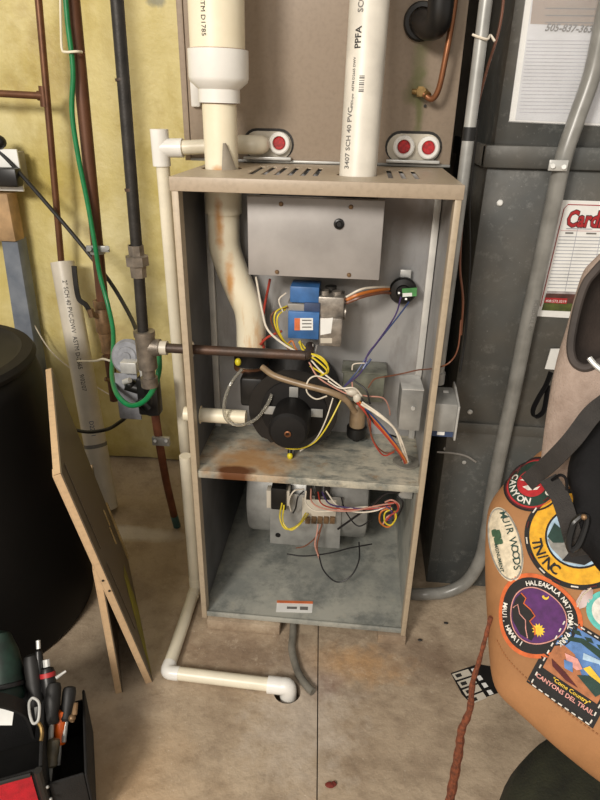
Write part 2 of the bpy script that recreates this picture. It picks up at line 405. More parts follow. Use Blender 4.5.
MB().bx(X1-.006, X1-.003, .03, .60, .045, .40).build('liner_panel', 'pan_metal', fur)
def decal(name, m, parent, px, plane, eps, thick=.0006):      # thin sticker lying on a real surface
    P = [at(a, c, **plane) for a, c in px]; n = (P[1]-P[0]).cross(P[2]-P[0]).normalized()
    if n.dot(CAM-P[0]) < 0: n = -n
    return MB().slab([p+n*eps for p in P], n*thick).build(name, m, parent)
w = decal('warning_label', 'paper', pan, [(277, 601), (313, 602), (312, 613), (276, 612)], dict(z=.040), .0003)
decal('warning_stripe', 'orange_ink', pan, [(277, 600.8), (313, 601.8), (312.8, 604.2), (276.8, 603.2)], dict(z=.040), .001)
decal('warning_print', 'ink_grey', pan, [(287, 607), (297, 607.3), (296.7, 609.5), (286.8, 609.2)], dict(z=.040), .001)
decal('warning_print', 'ink_grey', pan, [(300, 607), (308, 607.3), (307.7, 610.5), (299.8, 610.2)], dict(z=.040), .001)

# text as flat print mapped on any surface
def glyphs(s, size=1.0, bold=0.0):
    cu = bpy.data.curves.new('t', 'FONT'); cu.body = s; cu.size = size; cu.offset = bold*size; cu.resolution_u = 2
    o = bpy.data.objects.new('t', cu); COL.objects.link(o)
    dg = bpy.context.evaluated_depsgraph_get(); me = o.evaluated_get(dg).to_mesh()
    vs = [v.co.copy() for v in me.vertices]; fs = [tuple(p.vertices) for p in me.polygons]
    o.evaluated_get(dg).to_mesh_clear(); bpy.data.objects.remove(o); bpy.data.curves.remove(cu)
    w = max([v.x for v in vs] or [0]); return vs, fs, w
def text_on(name, s, size, fn, m, parent, stretch=1.0, center=False, bold=0.0):
    vs, fs, w = glyphs(s, size, bold); o = w/2 if center else 0
    return MB().raw([fn((v.x-o)*stretch, v.y) for v in vs], fs).build(name, m, parent, fix=False)
def on_cyl(a, b, r, start, ang, eps=.0008, flip=1):   # text running down pipe a->b from distance start, facing ang
    ax = (b-a).normalized(); tc = (CAM-a); tc = (tc-ax*tc.dot(ax)).normalized(); sd = ax.cross(tc)*flip
    def f(u, v):
        th = ang+v/r*flip
        return a+ax*(start+u)+(tc*math.cos(th)+sd*math.sin(th)*(-1))*(r+eps)
    return f

# ---- burner box cover
YC = .075
c0, c1, c2_, c3 = (at(247, 196, y=YC), at(384, 201, y=YC), at(380, 280, y=YC), at(248, 275, y=YC))
bx0, bx1, bz0, bz1 = c0.x, (c1.x+c2_.x)/2, (c2_.z+c3.z)/2, (c0.z+c1.z)/2
cov = MB().bx(bx0, bx1, YC, YC+.003, bz0, bz1, .001).bx(bx0, bx1, YC+.003, YC+.02, bz1-.003, bz1).bx(bx0, bx0+.003, YC+.003, YC+.02, bz0, bz1-.004).bx(bx1-.003, bx1, YC+.003, YC+.02, bz0, bz1-.004).bx(bx0, bx1, YC+.003, YC+.02, bz0, bz0+.003).build('burner_cover', 'steel_cover', fur)
for p in ((281, 204), (351, 207), (277, 272), (349, 275)):
    q = at(*p, y=YC); MB().lathe([(0, .0035), (.003, .003), (.0042, 0), (0, 0)], q, Vector((0, -1, 0)), 10).build('screw', 'brass_dull', cov)
q = at(339, 224, y=YC); MB().lathe([(0, .003), (.004, .003), (.006, .005), (.0085, .004), (.0095, 0), (0, 0)], q, Vector((0, -1, 0)), 20).build('sight_glass', 'black_plastic', cov)
MB().bx(bx0+.01, bx1-.01, YC+.021, YV-.001, bz0+.01, bz1-.006).build('burner_box', 'black_matte', fur)

# ---- gas valve
YG = .085
def bxpx(b, px, py0, py1, y0, y1, bev=.0015, **k):
    a = at(px[0], (py0+py1)/2, y=y0); c = at(px[1], (py0+py1)/2, y=y0)
    m = (px[0]+px[1])/2
    return b.bx(a.x, c.x, y0, y1, at(m, py1, y=y0).z, at(m, py0, y=y0).z, bev)
gv = bxpx(MB(), (288, 319), 312, 339, YG, YG+.06).build('gas_valve', 'blue_plastic', fur)
bxpx(MB(), (290, 319), 287, 303, YG+.008, YG+.06).build('valve_top', 'blue_plastic', gv)
bxpx(MB(), (287, 305), 304, 312, YG+.006, YG+.05).build('valve_plug', 'w_grey', gv)
bxpx(MB(), (304, 320), 303, 312, YG+.004, YG+.05).build('valve_bridge', 'ink_blue', gv)
b = bxpx(MB(), (319, 342), 318, 347, YG-.006, YG+.05, .004); b = bxpx(b, (317, 344), 297, 320, YG+.008, YG+.06, .004)
b.cyl(at(324, 290, y=YG+.03), at(324, 299, y=YG+.03), .010); b.cyl(at(337, 291, y=YG+.03), at(337, 299, y=YG+.03), .009)
b.build('valve_body', 'cast_alloy', gv)
b = MB().cyl(at(331, 286, y=YG+.05), at(331, 312, y=YG+.05), .011); b.build('valve_outlet', 'iron', gv)
q = at(346, 312, y=YG+.03); MB().cyl(q, q+Vector((-.02, 0, 0)), .016, .012).build('valve_knob', 'cast_alloy', gv)
decal('valve_label', 'paper', gv, [(294.5, 318), (313, 318), (313, 330), (294.5, 330)], dict(y=YG), .0003)
decal('label_band', 'orange_ink', gv, [(294.5, 318), (300, 318), (300, 330), (294.5, 330)], dict(y=YG), .001)
decal('valve_label', 'paper', gv, [(320.5, 319), (333, 317.5), (331, 333), (320.5, 335)], dict(y=YG-.006), .0003)
decal('valve_label', 'pvc_grey', gv, [(320.5, 338), (332, 338), (332, 343), (320.5, 343)], dict(y=YG-.006), .0003)
for i in range(3): decal('label_print', 'ink_grey', gv, [(302+i*.2, 319.5+i*3.4), (311.5, 319.5+i*3.4), (311.5, 320.6+i*3.4), (302, 320.6+i*3.4)], dict(y=YG), .0012)
# ---- pressure switch
q = at(403, 291, y=.17)
ps = MB().lathe([(0, .022), (.012, .022), (.014, .018), (.024, .016), (.027, .012), (.027, .006), (.022, 0), (0, 0)], q+Vector((0, .012, 0)), Vector((0, -1, 0)), 28).build('pressure_switch', 'black_plastic', fur)
decal('switch_label', 'label_green', ps, [(402, 288.5), (417, 287.5), (416.5, 296), (402.5, 297)], dict(y=.158), .0003)
decal('switch_label', 'paper', ps, [(402.5, 293), (412, 292.5), (412, 296), (402.5, 296.6)], dict(y=.158), .0012)
bxpx(MB(), (400, 411), 270, 281, .185, .19, .001).build('bracket', 'galv_bright', ps)
for a, c in ((399, 293), (406, 299)): MB().cyl(at(a, c, y=.157), at(a, c, y=.143), .0022, n=8).build('terminal', 'galv_bright', ps)
# ---- inducer fan
HC = at(294, 411, y=.08); HR = .085; IF = .08
b = MB()
prof = []
for k in range(64):
    a = 2*math.pi*k/64; r = HR*(1+.10*(((a/(2*math.pi))+.35) % 1))
    prof.append((HC.x+r*math.cos(a)*1.0, HC.z+r*math.sin(a)))
b.slab([Vector((x, IF, z)) for x, z in prof], Vector((0, .108, 0)), .006)
co_ = at(256, 372, y=.13)
b.bx(co_.x-.026, co_.x+.026, IF+.006, .187, HC.z, co_.z+.004, .006)
ind = b.build('inducer_fan', 'black_plastic', fur)
MB().lathe([(.034, 0), (.066, 0), (.067, .008), (.032, .012)], Vector((HC.x, IF+.004, HC.z)), Vector((0, -1, 0)), 40, True).build('housing_rim', 'black_matte', ind)
mo = MB().lathe([(0, 0), (.037, 0), (.038, .02), (.039, .055), (.038, .075), (.033, .081), (.014, .083), (0, .083)], Vector((HC.x-.002, IF-.006, HC.z-.002)), Vector((0, -1, 0)), 36).build('motor', 'black_matte', ind)
yf = IF-.006-.083
MB().lathe([(.003, 0), (.006, 0), (.0065, .003), (.004, .004)], Vector((HC.x-.002, yf, HC.z-.003)), Vector((0, -1, 0)), 16, True).build('bearing', 'copper_bright', ind)
for s in (-1, 1):
    MB().bx(HC.x+s*.047-.012, HC.x+s*.047+.012, IF-.012, IF-.009, HC.z-.005, HC.z+.013, .001).build('motor_bracket', 'galv', ind)
MB().bx(HC.x-.009, HC.x+.009, IF-.012, IF-.009, HC.z+.036, HC.z+.058, .001).build('motor_bracket', 'galv', ind)
q = at(251, 371, y=.15)
MB().lathe([(.0335, 0), (.0365, 0), (.0365, .010), (.0335, .010)], Vector((q.x, .155, q.z+.006)), Vector((0, 0, 1)), 28, True).build('hose_clamp', 'copper', ind)
MB().lathe([(.031, 0), (.0355, 0), (.0355, .026), (.031, .026)], Vector((q.x, .155, q.z+.0175)), Vector((0, 0, 1)), 28, True).build('outlet_sleeve', 'black_rubber', ind)
M0('smoky_plastic', (128, 130, 116), .25, 0, .2, 30)
MB().bx(HC.x+.094, at(384, 385, y=.15).x, .135, .195, at(365, 402, y=.135).z, at(365, 374, y=.135).z, .003).build('collector_box', 'smoky_plastic', fur)
MB().bx(HC.x+.091, at(386, 385, y=.15).x, .132, .196, at(365, 374, y=.135).z+.0005, at(365, 374, y=.135).z+.004, .001).build('collector_lid', 'smoky_plastic', fur)
for p, r in (((238, 362), .0065), ((290, 456), .0062)):
    q = at(*p, y=.07); MB().ball(q, r, (1, 1, 1.25), 12).build('cap_plug', 'yellow_cap', ind)
MB().cyl(at(290, 446, y=.078), at(290, 453, y=.072), .005).build('drain_nipple', 'black_plastic', ind)
# ---- drain stub and trap inside the burner compartment
MB().pipe(Vector((X0-.03, .075, dz)), Vector((at(246, 416, y=.075).x, .075, dz)), .0150, .011).build('drain_stub', 'pvc_old', fur)
a = at(356, 440, z=.421); tr = MB().lathe([(0, 0), (.008, 0), (.009, .006), (.02, .010), (.022, .016), (.022, .034), (.019, .036), (0, .036)], a+Vector((0, 0, .0)), Vector((0, 0, 1)), 24).build('condensate_trap', 'black_plastic', fur)
MB().lathe([(0, 0), (.017, 0), (.017, .05), (.013, .056), (0, .056)], a+Vector((0, 0, .0362)), Vector((0, 0, 1)), 24).build('trap_cup', 'beige_hose', tr)
# ---- door switch box on the deck
q0 = at(402, 390, y=.035); q1 = at(433, 432, y=.035)
jb = MB().bx(q0.x, X1-.018, .035, .10, q1.z, q0.z, .0015).build('switch_box', 'galv', fur)
b = MB().slab([Vector((q0.x, .034, q0.z+.001)), Vector((X1-.018, .034, q0.z+.001)), Vector((X1-.022, .10, q0.z+.003)), Vector((q0.x-.004, .10, q0.z+.003))], Vector((0, 0, .002))); b.build('box_flap', 'galv_bright', jb)
MB().cyl(at(413, 408, y=.035), at(413, 408, y=.035)+Vector((0, -.003, 0)), .004, n=10).build('screw', 'galv_bright', jb)
# ---- service switch box on the outside wall
oz0, oz1 = at(440, 437, y=.03).z, at(440, 404, y=.03).z
ob = MB().slab([Vector((X1+.0005, y, z)) for y, z in ((.03, oz0+.012), (.03, oz1), (.10, oz1+.004), (.10, oz0+.012))], Vector((.046, 0, 0)), .001).build('service_switch', 'galv', fur)
MB().slab([Vector((X1+.047, y, z)) for y, z in ((.026, oz0-.004), (.026, oz1-.002), (.09, oz1+.010), (.115, oz1+.010), (.115, oz0-.004))], Vector((.0035, 0, 0)), .0008).build('switch_cover', 'galv_bright', ob)
MB().bx(X1+.001, X1+.046, .036, .09, oz0-.002, oz0+.0115).build('switch_label', 'ink_blue', ob)
MB().bx(X1+.016, X1+.03, .034, .036, oz0+.002, oz0+.009).build('switch_print', 'paper', ob)
# ---- blower and its control board
BY, BZ, BR = .315, .195, .125
xl, xr = at(247, 505, y=.22).x, at(369, 505, y=.22).x
bl = MB().lathe([(0, 0), (BR-.02, 0), (BR-.004, .004), (BR, .012), (BR, xr-xl-.012), (BR-.004, xr-xl-.004), (BR-.02, xr-xl), (0, xr-xl)], Vector((xl, BY, BZ)), Vector((1, 0, 0)), 56).build('blower_housing', 'galv', fur)
YP = .185
b = bxpx(MB(), (270, 341), 495, 546, YP, YP+.003, .0008); cb = b.build('control_plate', 'galv', bl)
q = at(278, 535, y=YP); MB().cyl(q+Vector((0, .0005, 0)), q+Vector((0, -.001, 0)), .0065, n=18).build('plate_hole', 'black_matte', cb)
bxpx(MB(), (302, 336), 499, 522, YP-.004, YP-.0005, .0008).build('circuit_board', 'pvc_grey', cb)
for i in range(5): bxpx(MB(), (305+i*6.2, 310+i*6.2), 518, 524, YP-.012, YP-.0045, .0008).build('connector', 'brass_dull', cb)
for i in range(3): bxpx(MB(), (306+i*9, 312+i*9), 486, 500, YP-.02, YP-.004, .001).build('relay', 'black_plastic', cb)
bxpx(MB(), (271, 286), 489, 510, YP-.035, YP-.0005, .002).build('transformer', 'black_plastic', cb)
bxpx(MB(), (266.5, 271), 491, 508, YP-.028, YP-.004, .001).build('transformer_frame', 'pvc_grey', cb)
bxpx(MB(), (286, 289.5), 491, 506, YP-.028, YP-.004, .001).build('transformer_frame', 'pvc_grey', cb)
bxpx(MB(), (399, 413), 486, 499, .09, .12, .002).build('door_switch', 'galv', fur)
# ---- wires
def wire(m, pts, r=.0016, n=7, parent=fur, name='wire', k=7): return MB().tube(spline(path(pts), k), r, n).build(name, m, parent)
WIRES = [
 ('w_white', [(256, 277, .13), (262, 310, .10), (268, 330, .08), (285, 345, .06), (303, 354, .05), (318, 356, .05)], .0022),
 ('w_red', [(270, 279, .15), (264, 310, .15), (261, 335, .14), (264, 348, .14)], .0026),
 ('w_red', [(282, 331, .14), (268, 337, .14), (260, 345, .13)], .0026),
 ('w_yellow', [(287, 306, .09), (276, 312, .07), (275, 325, .07), (283, 340, .08), (292, 347, .08)], .0016),
 ('w_yellow', [(286, 309, .09), (278, 316, .07), (278, 328, .07), (285, 342, .08), (294, 349, .08)], .0016),
 ('w_brown', [(288, 307, .09), (273, 313, .075), (272, 324, .075), (282, 341, .08), (289, 350, .08)], .0016),
 ('w_orange', [(287, 345, .085), (292, 341, .08), (296, 349, .075), (303, 356, .07)], .0018),
 ('w_white', [(286, 293, .09), (279, 300, .08), (283, 312, .08)], .0014),
 ('w_yellow', [(300, 341, .08), (303, 350, .06), (318, 357, .04), (328, 367, .04), (325, 374, .05), (310, 366, .06)], .0018),
 ('w_yellow', [(299, 342, .08), (305, 353, .06), (316, 360, .045), (327, 371, .04), (320, 376, .055)], .0018),
 ('w_yellow', [(301, 343, .08), (309, 352, .06), (321, 357, .04), (327, 364, .04), (328, 372, .045)], .0016),
 ('w_grey', [(313, 344, .08), (312, 352, .07), (309, 358, .06)], .0014),
 ('w_grey', [(317, 345, .08), (315, 353, .07), (312, 360, .06)], .0014),
 ('w_white', [(311, 360, .06), (322, 372, .05), (340, 386, .04), (356, 398, .04)], .0016),
 ('w_pink', [(309, 362, .06), (318, 377, .05), (335, 388, .045), (352, 396, .04)], .0016),
 ('w_white', [(329, 380, .04), (316, 376, .04), (308, 381, .04), (307, 392, .04), (316, 399, .04), (327, 396, .04)], .0015),
 ('w_white', [(328, 381, .04), (340, 388, .035), (354, 388, .035), (362, 396, .04)], .0015),
 ('w_yellow', [(342, 398, .05), (328, 425, .03), (316, 441, .03), (303, 448, .03), (292, 449, .05), (286, 448, .072)], .0015),
 ('w_white', [(333, 398, .05), (325, 422, .035), (315, 440, .035), (300, 451, .045)], .0013),
 ('w_purple', [(401, 297, .14), (395, 316, .12), (378, 341, .09), (368, 354, .08), (361, 372, .07), (345, 386, .05)], .0016),
 ('w_blue', [(409, 302, .14), (397, 318, .12), (377, 343, .09), (366, 358, .08), (356, 373, .07), (343, 388, .05)], .0016),
 ('w_blue', [(367, 362, .075), (363, 369, .07), (371, 359, .08)], .0022),
 ('w_orange', [(346, 300, .11), (360, 294, .11), (378, 290, .14), (389, 289, .165)], .0032),
 ('w_brown', [(346, 303, .11), (362, 297, .11), (380, 293, .14), (390, 293, .165)], .0032),
 ('w_white', [(346, 297, .11), (362, 289, .11), (380, 287, .14), (389, 287, .165)], .0022),
 ('w_red', [(357, 402, .035), (372, 420, .03), (388, 438, .03), (401, 455, .035), (405, 463, .05)], .0024),
 ('w_orange', [(359, 401, .035), (375, 420, .03), (391, 439, .03), (403, 456, .035), (407, 463, .05)], .0020),
 ('w_white', [(361, 404, .03), (378, 415, .025), (394, 428, .025), (401, 445, .03), (407, 463, .05)], .0022),
 ('w_white', [(362, 402, .03), (382, 416, .025), (396, 430, .03), (404, 447, .03), (408, 462, .05)], .0018),
 ('w_black', [(362, 398, .04), (367, 412, .03), (375, 424, .03), (386, 433, .04), (396, 437, .05)], .0020),
 ('w_blue', [(365, 408, .03), (380, 424, .028), (393, 440, .03), (402, 455, .04)], .0018),
 ('w_brown', [(366, 409, .04), (370, 430, .03), (376, 445, .03), (386, 453, .035), (396, 450, .04)], .0015),
 ('w_red', [(370, 418, .04), (372, 438, .03), (383, 455, .03), (394, 452, .04)], .0015),
 ('w_black', [(353, 380, .06), (366, 390, .045), (370, 404, .04)], .0018),
 ('w_brown', [(368, 388, .06), (375, 379, .07), (390, 376, .08), (405, 373, .085), (418, 370, .08), (436, 368, .02), (450, 362, .0), (458, 348, .03), (461, 320, .06)], .0014),
 ('w_pink', [(352, 382, .06), (354, 392, .05), (366, 396, .05), (383, 398, .06), (389, 408, .07), (390, 415, .08)], .0014),
 ('w_white', [(368, 363, .075), (354, 364, .075), (352, 370, .075)], .0012),
]
for m, p, r in WIRES: wire(m, p, r)
# joints where wires meet
MB().ball(at(352, 392, y=.04), .011, (1.1, .7, .7), 12).ball(at(357, 398, y=.038), .010, (.8, .7, 1.0), 12).build('wire_nut', 'pvc_grey', fur)
# hoses
MB().tube(spline(path([(242, 369, .08), (230, 385, .06), (224, 405, .05), (227, 420, .05), (240, 425, .05), (256, 419, .07), (267, 405, .065), (272, 394, .073)]), 8), .0035, 10).build('clear_hose', 'clear_hose', fur)
MB().tube(spline(path([(262, 367, .07), (275, 376, .055), (300, 384, .045), (330, 392, .035), (346, 400, .04), (355, 412, .05)]), 8), .0062, 12).build('drain_hose', 'beige_hose', fur)
LOW = [
 ('w_yellow', [(282, 503, .15), (280, 518, .12), (286, 529, .11), (298, 525, .12), (306, 513, .17)], .002),
 ('w_yellow', [(284, 505, .15), (283, 522, .12), (291, 530, .11), (301, 523, .12), (308, 514, .17)], .002),
 ('w_white', [(304, 489, .16), (294, 491, .15), (289, 501, .15), (291, 511, .16)], .0018),
 ('w_black', [(304, 491, .16), (298, 497, .15), (296, 507, .15), (293, 513, .16)], .0018),
 ('w_white', [(306, 491, .15), (306, 503, .13), (316, 511, .11), (340, 510, .10), (365, 507, .10), (392, 508, .10)], .002),
 ('w_pink', [(311, 489, .15), (312, 502, .12), (325, 509, .10), (350, 511, .09), (375, 506, .09), (394, 503, .09)], .0018),
 ('w_red', [(318, 492, .15), (322, 504, .12), (340, 509, .10), (368, 509, .09), (391, 506, .09)], .0016),
 ('w_purple', [(322, 492, .15), (330, 504, .12), (352, 508, .10), (378, 509, .09), (396, 512, .09)], .0018),
 ('w_white', [(326, 491, .15), (338, 506, .12), (356, 512, .10), (374, 511, .09), (385, 507, .09)], .0018),
 ('w_black', [(338, 529, .15), (355, 517, .12), (372, 505, .09), (385, 494, .085), (400, 492, .085)], .0026),
 ('w_black', [(341, 497, .16), (346, 512, .14), (358, 526, .13), (371, 520, .12)], .0016),
 ('w_orange', [(390, 508, .09), (381, 512, .085), (380, 522, .085), (388, 527, .085), (395, 520, .085), (394, 511, .088)], .002),
 ('w_yellow', [(392, 509, .088), (385, 513, .083), (385, 522, .083), (391, 525, .083), (396, 518, .083), (395, 511, .086)], .0018),
 ('w_pink', [(385, 502, .09), (392, 500, .085), (399, 505, .085), (396, 512, .085), (387, 517, .085), (383, 524, .085)], .0018),
 ('w_red', [(388, 503, .09), (396, 503, .083), (398, 510, .083), (391, 515, .083), (386, 521, .083)], .0018),
 ('w_purple', [(386, 506, .09), (392, 512, .085), (389, 520, .085), (384, 516, .085)], .0018),
 ('w_black', [(397, 496, .09), (403, 503, .085), (398, 516, .085), (392, 521, .085)], .002),
 ('w_pink', [(318, 524, .16), (317, 533, .15), (315, 545, .14), (319, 558, .13)], .0018),
 ('w_brown', [(322, 524, .16), (319, 536, .15), (317, 547, .14), (320, 560, .13)], .0018),
 ('w_black', [(319, 556, .13), (324, 571, .11), (337, 582, .10), (351, 576, .11), (359, 560, .14), (359, 542, .18)], .0018),
 ('w_black', [(287, 554, .15), (305, 556, .15), (330, 553, .16), (350, 548, .18), (372, 544, .2)], .0018),
 ('w_brown', [(322, 526, .16), (315, 538, .15), (305, 546, .15), (296, 548, .15)], .0016),
]
for m, p, r in LOW: wire(m, p, r)

# pads under the furnace
a = at(204, 640, z=0); c = at(279, 640, z=0)
tag(MB().bx(a.x, c.x, -.012, .2, 0, .0285, .003).build('support_block', 'concrete'), 'flat wide concrete block under the open furnace beside the floor drain', 'block')
a = at(377, 640, z=0)
tag(MB().bx(a.x, .232, -.008, .2, 0, .0265, .003).build('support_block', 'concrete'), 'short chipped concrete block under the furnace corner by the grey duct', 'block')

# ================================================================== evaporator coil cabinet
YK = .30
kx0, kx1 = -.288, .246
coil = thing('coil_cabinet', 'brown sheet metal coil cabinet standing on top of the furnace', 'cabinet', (0, .45, ZT+.001))
MB().bx(kx0+.012, kx1-.001, YK, .60, ZT+.001, 2.05, .002).build('body', 'coil_paint', coil)
MB().bx(kx0, kx0+.0115, YK-.003, .60, ZT+.001, 2.05, .001).build('edge_flange', 'coil_paint', coil)
MB().bx(kx0+.012, kx1-.001, YK-.006, YK-.0005, ZT+.001, ZT+.006, .0008).build('base_lip', 'galv', coil)
def stadium(cx, cz, hw, hh, n=10):
    r = hh; o = []
    for k in range(n+1): a = -math.pi/2+math.pi*k/n; o.append((cx+hw-r+r*math.cos(a), cz+r*math.sin(a)))
    for k in range(n+1): a = math.pi/2+math.pi*k/n; o.append((cx-hw+r+r*math.cos(a), cz+r*math.sin(a)))
    return o
def drain_plate(px0, px1, py, plugs):
    a = at(px0, py, y=YK); c = at(px1, py, y=YK); cx, cz = (a.x+c.x)/2, (a.z+c.z)/2; hw = (c.x-a.x)/2
    st = stadium(cx, cz, hw, .0255)
    MB().slab([Vector((x, YK-.0003, z+.002)) for x, z in stadium(cx, cz, hw+.004, .0285)], Vector((0, -.0004, 0))).build('drain_recess', 'iron', coil)
    p = MB().slab([Vector((x, YK-.0008, z)) for x, z in st], Vector((0, -.003, 0))).build('drain_plate', 'pvc_grey', coil)
    MB().bx(cx-hw, cx+hw, YK-.02, YK-.0042, cz-.0265, cz-.021, .0008).build('drip_ledge', 'galv_bright', p)
    for q in plugs:
        o = at(*q, y=YK-.004)
        MB().lathe([(.012, 0), (.0205, 0), (.0205, .013), (.018, .015), (.0135, .015), (.012, .012)], o, Vector((0, -1, 0)), 30, True).build('plug_ring', 'pvc_white', p)
        MB().lathe([(0, 0), (.0118, 0), (.0118, .013), (.010, .0145), (0, .0145)], o, Vector((0, -1, 0)), 24).build('plug', 'red_plug', p)
    return p
drain_plate(245, 292, 145, [(280, 143)])
drain_plate(387, 440, 148, [(403.5, 146.5), (428, 147.5)])
# refrigerant lines
o1 = at(421, 22, y=YK-.012)
sl = MB().tube(spline([o1, at(430, 27, y=.25), at(438, 22, y=.225), at(441, 0, y=.215), at(446, -60, y=.21), upto(at(446, -60, y=.21), at(441, 0, y=.215), 2.0)], 10), .0215, 18)
tag(sl.build('suction_line', 'black_plastic'), 'thick black foam-covered refrigerant pipe bending into the coil cabinet', 'pipe')
MB().lathe([(.0225, 0), (.030, .001), (.032, .008), (.029, .014), (.0225, .014)], at(421, 22, y=YK-.0005), Vector((0, -1, 0)), 28, True).build('pipe_collar', 'black_rubber', coil)
ll = thing('liquid_line', 'thin bright copper refrigerant pipe with brass fitting on the coil cabinet', 'pipe', at(431, 97, y=.27))
MB().tube(spline([at(424, 94, y=.27), at(432, 99, y=.262), at(439, 88, y=.255), at(446, 55, y=.25), at(453, 15, y=.25), at(462, -50, y=.25), upto(at(462, -50, y=.25), at(453, 15, y=.25), 2.0)], 10), .0052, 12).build('tube', 'copper_bright', ll)
q = at(420, 92, y=YK-.001)
MB().cyl(q, q+Vector((0, -.02, 0)), .010, n=6).cyl(q+Vector((0, -.02, 0)), q+Vector((0, -.032, 0)), .0085, n=18).cyl(q+Vector((.006, -.02, 0)), at(428, 96, y=.265), .007, n=12).cyl(q+Vector((-.016, -.012, 0)), q+Vector((0, -.012, 0)), .005, n=10).build('fitting', 'brass', ll)
q = at(425, 106, y=YK-.0005); MB().cyl(q, q+Vector((0, -.004, 0)), .003, n=8).build('screw', 'iron', ll)

# ================================================================== vent pipe
def vp(px, py): return at(px, py, y=.158)
vent = thing('vent_pipe', 'yellowed plastic vent pipe with white reducer running down into the furnace', 'pipe', vp(222, 182))
T0, T1, T2 = vp(214, -60), vp(218.5, 72), vp(223.5, 196)
ax = (T1-T0).normalized()
V1 = vp(218, 60); MB().pipe(upto(T0, V1), V1, .0465, .041, 36).build('upper_pipe', 'pvc_old', vent)
rd = vp(219, 66)-vp(218, 60)
R0 = vp(218, 50); R1 = vp(219.5, 103); h = (R1-R0).length
MB().lathe([(.0470, 0), (.0515, 0), (.0515, h*.52), (.0495, h*.60), (.036, h*.74), (.036, h), (.0325, h), (.0325, h*.5), (.0470, h*.4)], R0, R1-R0, 40, True).build('reducer', 'pvc_white', vent)
for qq, r0 in ((R0, .0468), (R1, .0304)):
    MB().lathe([(r0, -.001), (r0+.0012, -.001), (r0+.0012, .0012), (r0, .0012)], qq, R1-R0, 36, True).build('joint_stain', 'rust_stain', vent)
L0 = vp(219, 95); L1 = vp(223, 196)
MB().pipe(L0, L1, .0302, .026, 32).build('lower_pipe', 'pvc_old', vent)
C0 = vp(222.8, 187); C1 = vp(223.6, 213); MB().pipe(C0, C1, .0345, .0306, 32).build('coupling', 'pvc_old', vent)
E1 = vp(224, 250); E2 = at(246, 300, y=.185); E3 = at(250.5, 322, y=.165); E4 = at(251.5, 364, y=.155)
pts = spline([vp(223.4, 205), vp(223.8, 232), vp(225, 248), vp(231, 267), at(241, 291, y=.157), at(248.5, 308, y=.156), at(251, 324, y=.155), at(251.3, 342, y=.155), E4], 8)
MB().tube(pts, .0303, 28).build('offset_bend', 'pvc_old', vent)
# grey tape flap on the pipe
tc = (CAM-L0); tc.z = 0; tc.normalize(); sd = Vector((0, 0, 1)).cross(tc)
a0 = vp(220.5, 142); a1 = vp(223, 178)
def flap(u, v):
    wd = lerp(.15, .95, v); p = lerp(a0, a1, v); th = lerp(-.25*wd+.15, .9*wd+.15, u)
    return p+(tc*math.cos(th)+sd*math.sin(th))*(.0345+.002*math.sin(u*3.14))
MB().grid(flap, 10, 8).build('tape_flap', 'board_tape', vent)
text_on('printing', 'ULUS ASTM D1785', .011, on_cyl(T0, V1, .0465, .045, -.55), 'ink', vent)
q = at(195, 93, y=YK-.012); MB().bx(q.x-.009, q.x+.009, YK-.014, YK-.001, at(195, 107, y=YK).z, at(195, 70, y=YK).z, .003).build('pipe_bracket', 'pvc_white', vent)

# ================================================================== intake pipe
I0, I1 = at(373, -50, y=.155), at(357.5, 178, y=.105)
ip = thing('intake_pipe', 'white plastic air intake pipe printed with small lettering, ending in the furnace top', 'pipe', I1)
MB().pipe(upto(I0, I1), I1, .0318, .028, 36).build('pipe', 'pvc_intake', ip)
for s, st, an, sz, m in (('3407 SCH 40 PVC', .012, .52, .0125, 'ink_grey'), ('IPEX-pw  ASTM D2665 DWV', .105, .50, .006, 'ink_grey'), ('PPFA', .190, .30, .0145, 'ink'), ('SC020', .240, .28, .013, 'ink_grey')):
    text_on('printing', s, sz, on_cyl(I1, I0, .0318, st, an), m, ip, bold=.015)
for k in range(8):
    f = on_cyl(I1, I0, .0318, .128+k*.0032, .12); w = .0012 if k % 3 else .0022
    MB().raw([f(0, -.004), f(w, -.004), f(w, .004), f(0, .004)], [(0, 1, 2, 3)]).build('bar_mark', 'ink_grey', ip)

# ================================================================== condensate pipes
cp = thing('condensate_pipe', 'thin white plastic drain pipe with tee hanging beside the coil cabinet', 'pipe', at(186, 456, y=.262))
YD = .262; RP = .0135
tee = at(161.5, 148, y=YD); el = at(258, 145, y=YD); tz = tee.z
bot = at(185.5, 454, y=YD); vx = (tee.x+bot.x)/2
MB().tube([Vector((tee.x, YD, tee.z-.02)), bot+Vector((0, 0, .012))], RP, 20).tube([bot+Vector((0, 0, .0119)), bot+Vector((0, 0, .004)), bot], [RP, RP*.9, RP*.5], 20).build('drop_pipe', 'pvc', cp)
MB().tube([tee+Vector((.02, 0, 0)), Vector((el.x-.03, YD, el.z))], RP, 20).build('cross_pipe', 'pvc', cp)
a = at(162, 166, y=YD); c = at(159, 129, y=YD)
MB().cyl(a, c, .0178, n=24).cyl(tee, at(183, 148, y=YD), .0178, n=24).build('tee', 'pvc_white', cp)
MB().tube(spline([Vector((el.x-.038, YD, el.z)), Vector((el.x-.01, YD, el.z)), Vector((el.x, YD+.004, el.z)), Vector((el.x+.003, YD+.012, el.z)), Vector((el.x+.003, YK-.005, el.z))], 6), .0175, 20).build('elbow', 'pvc', cp)
